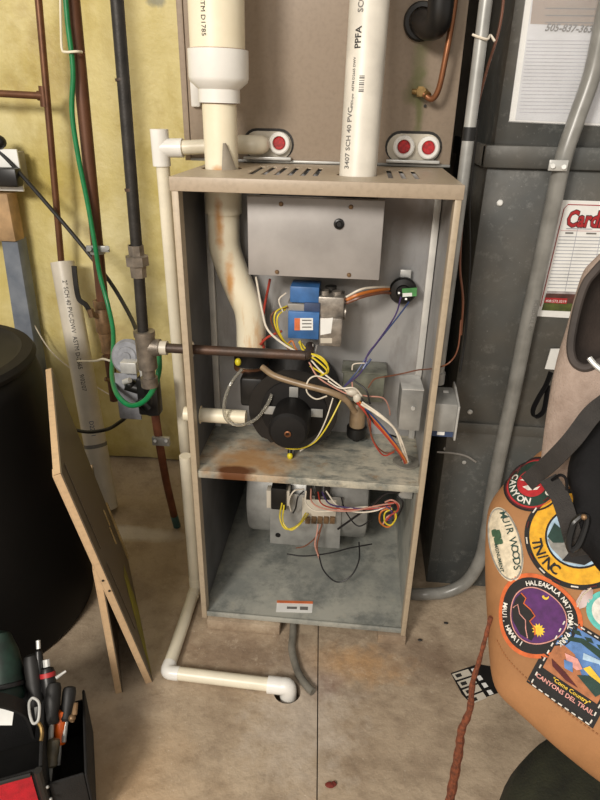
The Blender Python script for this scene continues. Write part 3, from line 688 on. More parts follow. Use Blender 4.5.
# floor run into the drain
fp = thing('floor_drain_pipe', 'white plastic pipe lying bent on the concrete and ending in the floor drain', 'pipe', at(168, 672, z=0))
f0 = at(195.5, 588, z=.0145); f1 = at(167, 672, z=.0145); f2 = Vector((DR.x-.008, DR.y, .0145))
ftop = Vector((f0.x, f0.y, .392))
MB().tube([ftop, f0+Vector((0, 0, .02))], RP, 20).build('drop_pipe', 'pvc', fp)
d1 = (f1-f0).normalized(); d2 = (f2-f1).normalized()
MB().tube([f0+d1*.02, f1-d1*.012], RP, 20).build('floor_pipe', 'pvc', fp)
MB().tube([f1+d2*.02, f2-d2*.03], RP, 20).build('floor_pipe', 'pvc', fp)
MB().tube(spline([f0+Vector((0, 0, .032)), f0+Vector((0, 0, .012)), f0+d1*.003, f0+d1*.03], 5), .0144, 20).build('elbow', 'pvc', fp)
MB().tube(spline([f1-d1*.022, f1-d1*.006, f1+d2*.007, f1+d2*.026], 6), .0144, 20).build('elbow', 'pvc_white', fp)
MB().tube(spline([f2-d2*.04, f2-d2*.012, f2+Vector((.001, 0, -.003)), f2+Vector((.002, 0, -.045))], 6), [.0172]*19, 20).build('elbow', 'pvc_white', fp)
# grey hose from under the furnace
hp = spline([at(293, 606, z=.016)+Vector((0, .03, 0)), at(293, 632, z=.0085), at(292, 650, z=.0085), at(298, 672, z=.0085), at(307, 686, z=.0085), at(313, 692, z=.0085)], 8)
tag(MB().tube(hp, .0082, 14).build('drain_hose', 'grey_rubber'), 'short grey rubber hose coming out from under the furnace to the floor drain', 'hose')

# ================================================================== gas line on the left
YGP = .045
gp = thing('gas_pipe', 'black iron gas pipe with tee and union feeding the furnace valve', 'pipe', at(146, 380, y=YGP))
g0, g1 = at(113.5, -40, y=YGP), at(143.5, 338, y=YGP)
MB().tube([upto(g0, g1), at(136.5, 246, y=YGP)], .0102, 16).tube([at(138, 262, y=YGP), g1], .0102, 16).build('riser', 'iron', gp)
for py, px in ((78, 122), (188, 131)): MB().cyl(at(px-.4, py, y=YGP), at(px+.2, py+3, y=YGP), .0105, n=16).build('band', 'iron_rusty', gp)
u0, u1 = at(135.5, 245, y=YGP), at(139, 277, y=YGP); h = (u1-u0).length
MB().lathe([(.0125, 0), (.0145, 0), (.0145, h*.3), (.021, h*.34), (.021, h*.62), (.0155, h*.66), (.0145, h), (.0125, h)], u0, u1-u0, 8).build('union', 'iron_fit', gp)
te = at(146, 349, y=YGP); te.z = gz
MB().cyl(at(144, 331, y=YGP), at(148, 368, y=YGP), .0185, n=20).cyl(te, te+Vector((.028, 0, 0)), .0165, n=20).cyl(at(144, 331, y=YGP), at(144.5, 336, y=YGP), .020, n=20).build('tee', 'iron_fit', gp)
MB().cyl(at(148, 366, y=YGP), at(149, 377, y=YGP), .0125, n=16).cyl(at(149, 377, y=YGP), at(150, 386, y=YGP), .0165, n=20).build('end_cap', 'iron_fit', gp)
ge = at(308, 352, y=YGP); gz_ = gz
MB().cyl(te+Vector((.026, 0, 0)), te+Vector((.042, 0, 0)), .0135, n=18).build('pipe_collar', 'pvc_grey', gp)
MB().tube(spline([te+Vector((.03, 0, 0)), Vector((ge.x-.03, YGP, gz)), Vector((ge.x-.008, YGP, gz)), Vector((ge.x, YGP+.01, gz)), Vector((ge.x, YGP+.05, gz))], 5), .0092, 18).build('branch_pipe', 'iron_rusty', gp)

# regulator hanging behind the tee
rg = thing('gas_regulator', 'silver round gas regulator with black fittings beside the iron pipe tee', 'regulator', at(140, 405, y=.2))
q = at(128, 357, y=.20)
MB().lathe([(0, .012), (.010, .012), (.012, .009), (.022, .009), (.024, .006), (.034, .006), (.037, .002), (.040, 0), (.040, -.006), (0, -.006)], q, Vector((-.1, -1, .3)), 32).build('dome', 'dull_zinc', rg)
bxpx(MB(), (117, 139), 374, 419, .185, .189, .001).build('mounting_plate', 'dull_zinc', rg)
b = bxpx(MB(), (120, 136), 363, 374, .165, .2, .002); b.build('cover_tab', 'galv_bright', rg)
b = MB(); b.ball(at(130, 384, y=.165), .013, (1, 1, 1), 14); b.cyl(at(126, 385, y=.165), at(150, 392, y=.17), .012); b.cyl(at(150, 384, y=.16), at(153, 412, y=.17), .0165); b.cyl(at(140, 398, y=.16), at(150, 408, y=.16), .014); b.bx(at(137, 400, y=.15).x, at(158, 400, y=.15).x, .15, .18, at(147, 416, y=.15).z, at(147, 380, y=.15).z, .005)
b.build('valve_body', 'black_plastic', rg)
MB().cyl(at(124, 382, y=.155), at(130, 380, y=.150), .006).cyl(at(141, 370, y=.15), at(143, 380, y=.15), .004).build('chrome_bolt', 'galv_bright', rg)

# rusty drop leg to the floor
b = MB().tube(spline([at(152, 392, y=.20), at(159, 440, y=.235), at(166, 480, y=.285), at(174, 515, y=.325)], 6), .0098, 16)
rp = thing('rusty_pipe', 'rusty iron pipe with teal painted end dropping to the concrete floor', 'pipe', at(177, 527, z=0))
b.build('pipe', 'rust_iron', rp)
M0('teal_paint', (62, 112, 112), .5)
a = at(174, 515, y=.325); c = at(177, 526, z=0.001)
MB().cyl(a, c, .0105, n=16).build('painted_end', 'teal_paint', rp)
b = bxpx(MB(), (152, 169), 438, 446, .215, .225, .001); b.cyl(at(155, 441, y=.215), at(155, 441, y=.205), .004, n=8); b.cyl(at(166, 441, y=.215), at(166, 441, y=.205), .004, n=8)
b.build('pipe_clamp', 'galv', rp)

# brown copper water pipe with valve
YW = .45
wp = thing('water_pipe', 'thick brown copper water pipe with brass ball valve and clamp on the insulation', 'pipe', at(112, 420, y=YW))
MB().tube([upto(at(69, -40, y=YW), at(103, 305, y=YW)), at(103, 305, y=YW)], .0148, 18).build('pipe', 'copper_dull', wp)
MB().tube([at(108, 348, y=YW), at(115, 400, y=YW)], .0135, 18).build('pipe', 'copper_dull', wp)
v0, v1 = at(100.5, 300, y=YW), at(108, 352, y=YW); h = (v1-v0).length
MB().lathe([(.012, 0), (.020, 0), (.020, h*.12), (.017, h*.16), (.022, h*.34), (.022, h*.58), (.018, h*.62), (.0185, h*.66), (.015, h*.8), (.0165, h), (.012, h)], v0, v1-v0, 12).build('valve_body', 'brass_dull', wp)
MB().cyl(at(101, 318, y=YW-.01), at(91, 313, y=YW-.03), .007, n=10).cyl(at(92, 317, y=YW-.03), at(90, 309, y=YW-.03), .0085, n=8).build('valve_stem', 'brass_dull', wp)
MB().flat(spline([at(91, 314, y=YW-.032), at(86, 305, y=YW-.035), at(79, 299, y=YW-.035), at(76, 285, y=YW-.035), at(74, 266, y=YW-.035)], 6), .012, .004, Vector((1, 0, .3))).build('valve_handle', 'iron', wp)
b = bxpx(MB(), (86, 109), 246, 252, YW-.022, YW-.017, .001)
b.cyl(at(89, 249, y=YW-.022), at(89, 249, y=YW-.034), .006, n=8).cyl(at(107, 248, y=YW-.022), at(107, 248, y=YW-.034), .006, n=8)
b.lathe([(.016, 0), (.0185, 0), (.0185, .018), (.016, .018)], at(98, 253.5, y=YW), Vector((0, 0, 1)), 24, True)
b.build('ground_clamp', 'galv', wp)
for (x, y) in ((110, 358), (113, 380)): MB().cyl(at(x-3, y, y=YW-.012), at(x-8, y-1, y=YW-.02), .006, n=8).build('drain_cap', 'brass_dull', wp)
# green ground wire
tag(MB().tube(spline([at(34, -210, y=.42)]+path([(62, -30, .42), (68, 25, .42), (73, 70, .42), (72, 112, .42), (78, 155, .42), (88, 205, .42), (95, 245, .415), (100, 275, .415), (108, 305, .40), (113, 330, .36), (113, 352, .30), (112, 375, .22), (117, 394, .14), (129, 405, .11), (143, 402, .09), (154, 388, .09), (159, 370, .10), (159, 355, .13)]), 8), .0056, 12).build('ground_wire', 'w_green'), 'green insulated ground wire strapped to the brown water pipe and looped at the gas tee', 'wire')
tag(MB().tube(spline(path([(60, -20, .425), (61, 30, .425), (62, 49, .42), (66, 52, .412), (76, 51.5, .412), (82, 52, .425)]), 6), .0026, 8).build('cable_tie', 'pvc'), 'long white cable tie around green wire and brown pipe near the ceiling', 'cable tie')
tag(MB().tube(spline(path([(78, 361, .46), (95, 361, .42), (103, 359, .405), (112, 361, .40), (118, 358, .42)]), 6), .003, 8).build('cable_tie', 'pvc'), 'white cable tie around green wire below the brass ball valve', 'cable tie')
# thin copper pipe with branch, standing in a plastic sleeve pipe
tp = thing('copper_pipe', 'thin brown copper pipe with side branch running down into white sleeve pipe', 'pipe', at(63, 275, y=.585))
MB().tube([upto(at(35, -40, y=.585), at(62.5, 275, y=.585)), at(62.5, 275, y=.585)], .0085, 14).tube([at(44, 96, y=.585), at(-260, 79, y=.585)], .0085, 14).build('pipe', 'copper', tp)
MB().cyl(at(43, 86, y=.585), at(45.3, 107, y=.585), .0112, n=16).cyl(at(44, 96, y=.585), at(38, 95.7, y=.585), .0112, n=16).build('tee', 'copper', tp)
sp_ = thing('sleeve_pipe', 'white plastic pipe with black lettering leaning from floor around copper pipe', 'pipe', at(107, 510, z=.002))
s0, s1 = at(62.5, 262, y=.57), at(107, 508, z=.012)
MB().pipe(s0, s1, .0315, .027, 30).build('pipe', 'pvc_grey', sp_)
text_on('printing', '2" SCH 40 PVC-DWV  ASTM D-2665   9/02/07', .0165, on_cyl(s0, s1, .0315, .05, -.28), 'ink', sp_, stretch=.95)
text_on('printing', 'D2241', .017, on_cyl(s0, s1, .0315, .44, -.2), 'ink_blue', sp_)
MB().pipe(lerp(s0, s1, .72), lerp(s0, s1, .735), .0319, .0313, 30).build('marking_band', 'ink_grey', sp_)

# cables on the insulation
tag(MB().tube(spline(path([(-15, 140, .60), (6, 158, .6), (40, 196, .56), (80, 243, .52), (110, 282, .48), (128, 312, .40), (137, 332, .28), (139, 345, .21)]), 8), .0052, 10).build('power_cord', 'black_rubber'), 'black power cord running from the wall outlet behind the pipes', 'cord')
tag(MB().tube(spline(path([(66, 427, .30), (75, 430, .28), (90, 432, .26), (108, 429, .24), (120, 422, .21), (126, 417, .195)]), 8), .0045, 10).build('black_cable', 'black_rubber'), 'short black cable curving from silver regulator over white sleeve pipe', 'cord')
tag(MB().tube(spline(path([(30, 318, .62), (50, 350, .62), (75, 372, .62), (100, 389, .62), (116, 398, .6)]), 8), .002, 6).build('white_wire', 'w_white'), 'thin pale wire drooping across the yellow insulation behind the sleeve pipe', 'wire')

# outlet, stud, block
ol = thing('wall_outlet', 'white outlet plate with black plug on the yellow insulation', 'outlet', at(5, 190, y=.63))
MB().bx(at(-30, 170, y=.60).x, at(20, 170, y=.60).x, .60, .607, at(5, 191, y=.60).z, at(5, 149, y=.60).z, .002).build('plate', 'paper', ol)
MB().bx(at(-30, 170, y=.607).x, at(17, 170, y=.607).x, .6075, .66, at(5, 188, y=.607).z, at(5, 152, y=.607).z, .002).build('box', 'w_grey', ol)
MB().bx(at(-22, 170, y=.57).x, at(16, 170, y=.57).x, .565, .5995, at(5, 187, y=.57).z, at(5, 168, y=.57).z, .006).build('plug', 'black_plastic', ol)
MB().ball(at(-2, 142, y=.60), .022, (1, .8, .8), 14).build('cord_end', 'black_plastic', ol)
sa, sb = at(8, 235, y=.60), at(38, 400, y=.60)
tag(MB().slab([at(1, 240, y=.60), at(17, 240, y=.60), at(55, 470, y=.60), at(36, 470, y=.60)], Vector((0, .05, 0)), .002).build('wall_stud', 'wood_stud'), 'weathered blue-grey wooden stud upright behind the black drum', 'stud')
tag(MB().bx(at(-30, 217, y=.59).x, at(11, 217, y=.59).x, .59, .64, at(5, 241.5, y=.59).z, at(5, 194, y=.59).z, .003).build('wood_block', 'wood_block'), 'tan wooden block on the stud below the wall outlet', 'block')

# ================================================================== return duct on the right
YU = .19
dx = at(489, 140, y=YU).x; dx2 = at(452, 400, y=YU).x; dxl = (dx+dx2)/2
duct = thing('return_duct', 'tall dull grey galvanised sheet metal duct beside the furnace', 'duct', (dxl+.4, .4, 0))
zc = at(495, 152, y=YU).z; zs = at(480, 428, y=YU).z
MB().bx(dxl, dxl+1.1, YU, .62, .012, zs, .002).build('lower_section', 'duct_metal', duct)
MB().bx(dxl+.004, dxl+1.1, YU+.004, .62, zs, zc, .002).build('middle_section', 'duct_metal', duct)
MB().bx(dxl+.012, dxl+1.1, YU+.012, .62, zc, 2.2, .002).build('upper_section', 'duct_metal', duct)
MB().bx(dxl-.006, dxl+1.1, YU-.010, YU+.012, zc-.026, zc+.012, .003).build('seam_cleat', 'duct_metal', duct)
MB().bx(dxl-.006, dxl-.0005, YU-.008, .60, zc-.026, zc+.012, .002).build('seam_cleat', 'duct_metal', duct)
MB().bx(dxl, dxl+1.1, YU-.003, YU+.004, zs-.013, zs+.011, .001).build('seam_cleat', 'duct_metal', duct)
MB().bx(dxl+.0, dxl+.022, YU-.002, YU, .02, zs-.014, .0006).build('corner_fold', 'duct_metal', duct)
for p in ((500, 203), (446, 449), (464, 462), (470, 412)):
    q = at(*p, y=YU+.002); MB().lathe([(0, .004), (.004, .003), (.006, 0), (0, 0)], q, Vector((0, -1, 0)), 10).build('screw', 'galv_bright' if p[1] > 300 else 'paper', duct)
YS = YU+.0115
# papers in a clear sleeve on the duct
slv = thing('paper_sleeve', 'clear plastic sleeve of white paperwork taped on the grey duct', 'document', at(555, 124, y=YS))
def dec(px, m, parent, name, off, y): return decal(name, m, parent, px, dict(y=y), off, .0004)
dec([(509, 121), (531, -40), (640, -40), (612, 126)], 'paper', slv, 'backing_sheet', .0006, YS)
M0('paper_blueish', (206, 208, 214), .5, 0, .05, 20); M0('kraft', (140, 112, 88), .6, 0, .12, 14)
dec([(515, 120), (537, -40), (636, -40), (608, 124)], 'paper_blueish', slv, 'paper_sheet', .0012, YS)
dec([(530, 24), (537, -40), (625, -40), (603, 27)], 'kraft', slv, 'header_sheet', .0018, YS)
def row(parent, xa, xb, yy, m, y, eps, name='print_line', h=1.0, tilt=.012):
    return dec([(xa, yy), (xb, yy+(xb-xa)*tilt), (xb, yy+h+(xb-xa)*tilt), (xa, yy+h)], m, parent, name, eps, y)
M0('ink_pale', (176, 178, 186), .6)
for k in range(21):
    yy = 40+k*3.6; row(slv, 527-(k*3.6)*.115, 590-(k*3.6)*.13, yy, 'ink_pale', YS, .0018, h=.9)
for k in range(3): row(slv, 545, 596, 8+k*7, 'ink', YS, .0024, h=1.1)
def plane_text(s, size, p0, p1, y, eps, m, parent, name='lettering', sx=1.0, shear=.25, bold=0.0):
    a, c = at(*p0, y=y), at(*p1, y=y); d = (c-a).normalized(); up_ = Vector((0, -1, 0)).cross(d)*(-1)
    if up_.z < 0: up_ = -up_
    return text_on(name, s, size, lambda u, v: a+d*(u+v*shear)*sx+up_*v+Vector((0, -eps, 0)), m, parent, bold=bold)
plane_text('505-837-3636', .0150, (544, 31), (596, 33), YS, .0030, 'ink', slv, sx=.98, bold=.03)
t = NT('clear_film'); t.bump(t.noise(38, 4, .6, (1, 1, 2.5)), .6, .004); t.fin((1, 1, 1, 1), .08, 0, Alpha=.16, Specular_IOR_Level=.9)
dec([(508, 122), (530, -40), (642, -40), (614, 127)], 'clear_film', slv, 'film', .0042, YS)
# service record card
YM = YU+.0035
cardo = thing('service_card', 'white service record card with red lettering and ruled table on duct', 'card', at(560, 316, y=YM))
dec([(536, 316), (563, 200), (662, 203), (640, 322)], 'paper', cardo, 'card_sheet', .0006, YM)
def edge(px, m, w, eps, nm): return MB().tube([at(*p, y=YM-eps) for p in px], w, 6).build(nm, m, cardo)
edge([(540.5, 306), (564, 209), (568, 204.5), (650, 207)], 'red_paint', .0008, .0016, 'red_border')
vs, fs, w_ = glyphs('Cardinal', .030)
plane_text('Cardinal', .040, (565.0, 226), (640, 228), YM, .0014, 'ink', cardo, sx=.70, shear=.1, bold=.065)
plane_text('Cardinal', .040, (565.0, 226), (640, 228), YM, .0020, 'red_paint', cardo, sx=.70, shear=.1, bold=.03)
M0('card_pink', (224, 190, 190), .6)
row(cardo, 560.5, 640, 230, 'card_pink', YM, .0014, h=.7, tilt=.02); row(cardo, 566, 592, 228, 'ink_pale', YM, .0014, h=.9, tilt=.02)
row(cardo, 565, 573, 232, 'ink_grey', YM, .0016, h=1.5, tilt=.02); row(cardo, 586, 596, 232.5, 'ink_grey', YM, .0016, h=1.5, tilt=.02)
for k in range(16):
    yy = 236+k*3.4; row(cardo, 559-k*3.4*.232, 640-k*3.4*.2, yy, 'ink_pale', YM, .0014, h=.7, tilt=.02)
for x in (577.5, 602): edge([(x, 229), (x-(293-229)*.2, 293)], 'ink_pale', .0005, .0014, 'table_rule')
M0('meadow', (86, 96, 40), .6, 0, .3, 60); M0('barn_dark', (92, 56, 48), .6, 0, .3, 60); M0('grey_cloud', (176, 168, 168), .6, 0, .2, 60)
dec([(541.5, 310), (546, 293), (640, 296), (636, 314)], 'meadow', cardo, 'meadow_print', .0014, YM)
dec([(543.5, 302), (546, 293), (640, 296), (637, 306)], 'barn_dark', cardo, 'picture_print', .0020, YM)
dec([(546, 293.5), (546.8, 290.5), (640, 294), (639, 297)], 'grey_cloud', cardo, 'cloud_print', .0020, YM)
dec([(543.5, 302), (544.8, 297.2), (567, 298), (566, 303.5)], 'red_paint', cardo, 'phone_band', .0026, YM)
plane_text('408.573.3219', .0072, (545, 301.5), (566, 302.4), YM, .0034, 'paper', cardo, shear=0)
# grey conduit hanging over the duct
cdt = thing('flexible_conduit', 'grey plastic conduit curving down the front of the duct to the floor', 'conduit', at(440, 594, y=.13))
cpts = spline(path([(622, -60, .165), (603, 25, .165), (592, 75, .165), (577, 118, .160), (563, 160, .155), (551, 215, .160), (538, 275, .165), (525, 335, .165), (514, 390, .165), (503, 440, .165), (493, 490, .165), (487, 530, .160), (480, 560, .155), (466, 582, .15), (446, 592, .145), (424, 594, .14), (412, 594, .15)]), 8)
cpts = [upto(cpts[0], cpts[8], 2.15)]+cpts
MB().tube(cpts, .0145, 18).build('tube', 'conduit_grey', cdt)
text_on('printing', 'SCHEDULE 40', .010, on_cyl(at(535, 295, y=.165), at(517, 375, y=.165), .0147, .005, .1), 'ink_grey', cdt)
q = at(558, 166, y=.137); b = bxpx(MB(), (549, 568), 160, 171, .132, .1365, .001); b.cyl(at(553, 166, y=.132), at(553, 166, y=.127), .004, n=8).cyl(at(564, 167, y=.132), at(564, 167, y=.127), .004, n=8); b.build('strap', 'galv_bright', cdt)
# steel conduit down to the service switch
em = thing('steel_conduit', 'shiny steel electrical conduit running down to the switch box', 'conduit', at(437, 392, y=.075))
e0, e1 = at(491, -40, y=.075), at(437.5, 383, y=.075)
MB().tube([upto(e0, e1), e1], .0098, 16).build('tube', 'galv', em)
MB().cyl(lerp(e0, e1, .328), lerp(e0, e1, .358), .0103, n=16).build('tape_band', 'tape_black', em)
MB().cyl(lerp(e0, e1, .965), e1, .0125, n=16).build('connector', 'galv', em)
q = lerp(e0, e1, .145); MB().tube(spline([q+Vector((-.014, -.006, .004)), q+Vector((-.004, -.0125, 0)), q+Vector((.008, -.011, -.002)), q+Vector((.013, 0, .004)), q+Vector((.02, -.004, -.004))], 5), .0018, 6).build('wire_tie', 'w_white', em)
q = at(443, 392, y=.08); MB().cyl(q, q+Vector((.01, 0, 0)), .004, n=8).build('screw', 'galv_bright', em)
tag(MB().tube(spline([at(520, -200, y=.12)]+path([(506, -30, .12), (500, 25, .12), (487, 70, .12), (477, 110, .12), (469, 165, .12), (463, 215, .11), (460, 265, .10), (463, 300, .09), (461, 335, .09)]), 8), .0022, 8).build('thermostat_wire', 'w_brown'), 'thin brown thermostat wire hanging between the furnace and the duct', 'wire')
tag(MB().tube(spline(path([(478, 120, .14), (470, 200, .15), (470, 260, .15), (466, 330, .14), (460, 372, .12)]), 8), .002, 8).build('grey_wire', 'black_rubber'), 'thin dark wire hanging straight down beside the brown thermostat wire', 'wire')
tag(MB().tube(spline(path([(437, 452, .17), (452, 453, .175), (466, 456, .18), (476, 462, .183)]), 6), .0022, 8).build('loose_wire', 'w_grey'), 'short loose grey wire end sticking out across the lower duct', 'wire')

# ================================================================== removed doors leaning by the drum
NB = Vector((-.296, -.161, 0)); ev = Vector((-.166, .319, .031)); vv = Vector((-.060, -.095, .568))
def door(NB, ev, vv, label, slots):
    nn = ev.cross(vv).normalized()
    if nn.x < 0: nn = -nn                                     # towards the furnace: the outer face
    e, v = ev.normalized(), vv.normalized(); W, H = ev.length, vv.length; th = .0105
    d = thing('furnace_door', label, 'door', NB)
    P = lambda a, c, k: NB+e*a+v*c+nn*k
    MB().slab([P(0, 0, 0), P(W, 0, 0), P(W, H, 0), P(0, H, 0)], -nn*.002).build('panel', 'taupe_paint_shaded', d)
    MB().slab([P(0, .0, -.0022), P(.002, 0, -.0022), P(.002, H-.002, -.0022), P(0, H-.002, -.0022)], -nn*th).build('side_flange', 'tan_flange', d)
    MB().slab([P(W-.002, .0, -.0022), P(W, 0, -.0022), P(W, H-.002, -.0022), P(W-.002, H-.002, -.0022)], -nn*th).build('side_flange', 'tan_flange', d)
    MB().slab([P(.003, H-.002, -.0022), P(W, H-.002, -.0022), P(W, H, -.0022), P(.003, H, -.0022)], -nn*th).build('top_flange', 'tan_flange', d)
    MB().slab([P(0, 0, -.0022-th-.0002), P(.02, 0, -.0022-th-.0002), P(.02, H-.002, -.0022-th-.0002), P(0, H-.002, -.0022-th-.0002)], -nn*.0015).build('return_lip', 'tan_flange', d)
    for c in ((.30, .33) if slots else ()):
        q = P(-.0004, c, -.009+(.33-c)*.1); MB().cyl(q, q-e*.0012, .0022, n=8).build('screw_hole', 'iron', d)
    return d, P, W, H
dB, P, W, H = door(NB, ev, vv, 'tan metal furnace door leaning in front, with yellow smear and slots', True)
MB().slab([P(W-.016, .02, .0005), P(W-.002, .02, .0005), P(W-.002, .20, .0005), P(W-.008, .21, .0005)], (P(0, 0, .004)-P(0, 0, 0))).build('edge_splinter', 'wood_raw', dB)
for a, c, hh in ((.25, .17, .05), (.265, .215, .045)): MB().slab([P(a, c, .0005), P(a+.012, c-.01, .0005), P(a+.012, c+hh-.01, .0005), P(a+.004, c+hh, .0005)], (P(0, 0, .002)-P(0, 0, 0))).build('tape_scrap', 'wood_raw', dB)
MB().slab([P(.015, .004, .0004), P(.20, .004, .0004), P(.25, .10, .0004), P(.19, .13, .0004), P(.08, .075, .0004)], (P(0, 0, .0005)-P(0, 0, 0))).build('paint_smear', 'olive_patch', dB)
for c in (.12, .36): MB().slab([P(.045, c, .0004), P(.052, c, .0004), P(.052, c+.2, .0004), P(.045, c+.2, .0004)], (P(0, 0, .0015)-P(0, 0, 0)), .0004).build('crease', 'taupe_paint_shaded', dB)
NA = at(123, 692, z=0); lo_, hi_ = .1, .4
for _ in range(30):
    zz = (lo_+hi_)/2; q = at(104, 586, z=zz)-NA
    if q.x*-.43+q.y*.9 > 0: lo_ = zz
    else: hi_ = zz
vA = q*1.15; eA = Vector((-.154, .331, 0)); eA = eA-vA*(eA.dot(vA)/vA.dot(vA))
door(NA, eA, vA, 'tan metal furnace door standing behind the other door, against the drum', False)

# ================================================================== black drum
DC = Vector((-.785, .01, 0)); DRr = .27; DH = .625
dm = thing('black_drum', 'big black plastic drum with flat lid standing on the floor', 'drum', DC)
MB().lathe([(0, 0), (DRr-.012, 0), (DRr-.002, .008), (DRr, .03), (DRr-.002, .2), (DRr-.006, .28), (DRr-.02, .40), (DRr-.036, DH-.06), (DRr-.042, DH-.03), (DRr-.05, DH-.022), (0, DH-.02)], DC, Vector((0, 0, 1)), 64).build('body', 'drum_black', dm)
LR = .226
MB().lathe([(LR-.03, DH-.019), (LR+.003, DH-.0195), (LR+.006, DH-.01), (LR, DH), (LR-.02, DH+.003), (LR-.03, DH-.004), (0, DH-.006), (0, DH-.019)], DC, Vector((0, 0, 1)), 64).build('lid', 'black_matte', dm)
q = DC+Vector((.1, -.06, DH-.004)); MB().cyl(q, q+Vector((0, 0, .018)), .03, .027).build('bung_cap', 'black_plastic', dm)

# ================================================================== tool bag and tools
tb = thing('tool_bag', 'open black tool bag with a red front panel on the floor', 'bag', (-.50, -.44, 0))
K = Vector((-.347, -.470, 0)); A_ = math.radians(25)
fx = Vector((-math.cos(A_), -math.sin(A_), 0)); sy = Vector((-math.sin(A_), math.cos(A_), 0)); on = -fx     # along the front, along the side, out of the side
def Q(a, c, z): return K+fx*a+sy*c+Vector((0, 0, z))
BL, BD, bh = .36, .19, .185
def wall(b, a0, a1, c0, c1, z0, z1, bev=.003): return b.slab([Q(a0, c0, z0), Q(a1, c0, z0), Q(a1, c1, z0), Q(a0, c1, z0)], Vector((0, 0, z1-z0)), bev)
M0('bag_cloth', (22, 21, 21), .8, 0, .25, 40, .5, 400)
b = MB(); wall(b, 0, BL, 0, .006, .012, bh); wall(b, 0, BL, BD-.006, BD, .012, bh+.02); wall(b, 0, .006, .006, BD-.006, .012, bh); wall(b, BL-.006, BL, .006, BD-.006, .012, bh)
b.build('body', 'bag_cloth', tb)
wall(MB(), 0, BL, 0, BD, 0, .0115).build('base', 'black_rubber', tb)
M0('red_cloth', (196, 22, 40), .75, 0, .15, 60, .4, 500)
def redp(u, v): return Q(lerp(BL-.02, .016, u), -.002-.012*math.sin(math.pi*u)*math.sin(math.pi*min(1, v*1.2)), lerp(.03, bh-.004+.003*math.sin(u*9), v))
MB().grid(redp, 24, 10).build('red_panel', 'red_cloth', tb)
MB().tube([redp(u/20, 1)+Vector((0, -.001, .002)) for u in range(21)], .0032, 8).build('piping', 'black_rubber', tb)
MB().tube([Q(.006, -.001, .02+k*.0185) for k in range(10)], .006, 8).build('corner_binding', 'black_rubber', tb)
b = MB(); wall(b, -.058, -.053, .004, .165, .02, .138); wall(b, -.053, -.001, .004, .009, .02, .14); wall(b, -.053, -.001, .16, .165, .02, .115); wall(b, -.053, -.001, .009, .16, .02, .03)
b.build('side_pocket', 'bag_cloth', tb)
MB().flat(spline([Q(.02, .09, bh-.03), Q(.03, .095, bh+.03), Q(.10, .1, bh+.075), Q(.2, .1, bh+.085), Q(.32, .1, bh+.03)], 6), .026, .004, sy).build('carry_strap', 'black_rubber', tb)
for zz in (.12, .15): MB().ball(Q(-.002, -.006, zz), .0026, n=8).build('rivet', 'galv', tb)
def handle(label, p, top, r, m, cat, collar=None, tip=None, name='screwdriver', tipm='galv_bright'):
    a = at(p[0], p[1], z=p[2]); c = at(top[0], top[1], z=top[2]); h = (c-a).length
    tl = thing(name, label, cat, a)
    a = a-(c-a).normalized()*.014; h = (c-a).length; r *= 1.18; n = 24; b = MB(); prof = [(0, 0), (r*.8, 0), (r, h*.08), (r*.82, h*.25), (r, h*.45), (r, h*.85), (r*.85, h*.96), (r*.3, h), (0, h)]
    b.lathe(prof, a, c-a, 14); b.build('handle', m, tl)
    d = (c-a).normalized()
    MB().cyl(a-d*.03, a-d*.0003, r*.35, n=10).build('shaft', 'galv', tl)
    if collar: MB().lathe([(r*.9, 0), (r*1.06, .001), (r*1.06, .008), (r*.9, .009)], a+d*h*.72, d, 18, True).build('collar', collar, tl)
    if tip: MB().cyl(c+d*.0003, c+d*tip, r*.5, n=10).build('tip', tipm, tl)
    return tl
GT = 'hand tools in the bag'
handle('thick black screwdriver handle standing tallest in the tool bag', (36, 697, .185), (31, 654, .235), .0115, 'black_rubber', 'screwdriver')
handle('black handle with red collar and silver cap in the tool bag', (50, 697, .185), (47, 667, .22), .0100, 'black_plastic', 'screwdriver', 'red_paint', .012)
handle('dull black ribbed handle between silver-capped and orange tools', (52, 715, .175), (54, 682, .205), .0105, 'black_rubber', 'screwdriver')
handle('black handle leaning beside the wall of the drum, outermost in the pocket', (67, 712, .165), (70, 686, .19), .0095, 'black_rubber', 'screwdriver')
M0('orange_plastic', (244, 108, 24), .4, 0, .08, 60)
handle('bright orange screwdriver handle in the tool bag', (60, 735, .140), (61.5, 710, .168), .0092, 'orange_plastic', 'screwdriver')
M0('olive_plastic', (96, 88, 70), .4, 0, .2, 60)
handle('clear brownish screwdriver handle below the orange one', (52, 757, .14), (54, 738, .16), .0085, 'olive_plastic', 'screwdriver')
handle('black nut driver with shiny steel tip rising behind the tools', (41, 700, .18), (38.5, 649, .24), .006, 'black_plastic', 'nut driver', None, .014)
a = at(56, 678, z=.21); c = at(66, 671, z=.215); tag(MB().cyl(a, c, .0032, .002, n=10).build('drill_bit', 'galv_bright'), 'small pointed silver bit lying on the tool handles', 'bit')
b = MB().tube(spline([at(72, 722, z=.165), at(74, 712, z=.175), at(76, 703, z=.18), at(75, 715, z=.172)], 5), .0034, 8).ball(at(72, 718, z=.17), .006, n=10)
tag(b.build('key_swivel', 'brass_dull'), 'brass and silver swivel clip at the edge of the tool bag', 'clip')
cb_ = thing('carabiner', 'silver carabiner with brass clip hanging on tool bag edge', 'carabiner', at(36, 740, z=.185))
MB().tube([q for q in spline([at(29, 702, z=.222), at(33, 698, z=.224), at(39, 703, z=.222), at(39, 716, z=.214), at(37, 722, z=.21), at(33, 723, z=.21), at(30, 715, z=.216), at(29, 706, z=.22), at(29.3, 702, z=.222)], 6)], .0022, 8).build('ring', 'galv_bright', cb_)
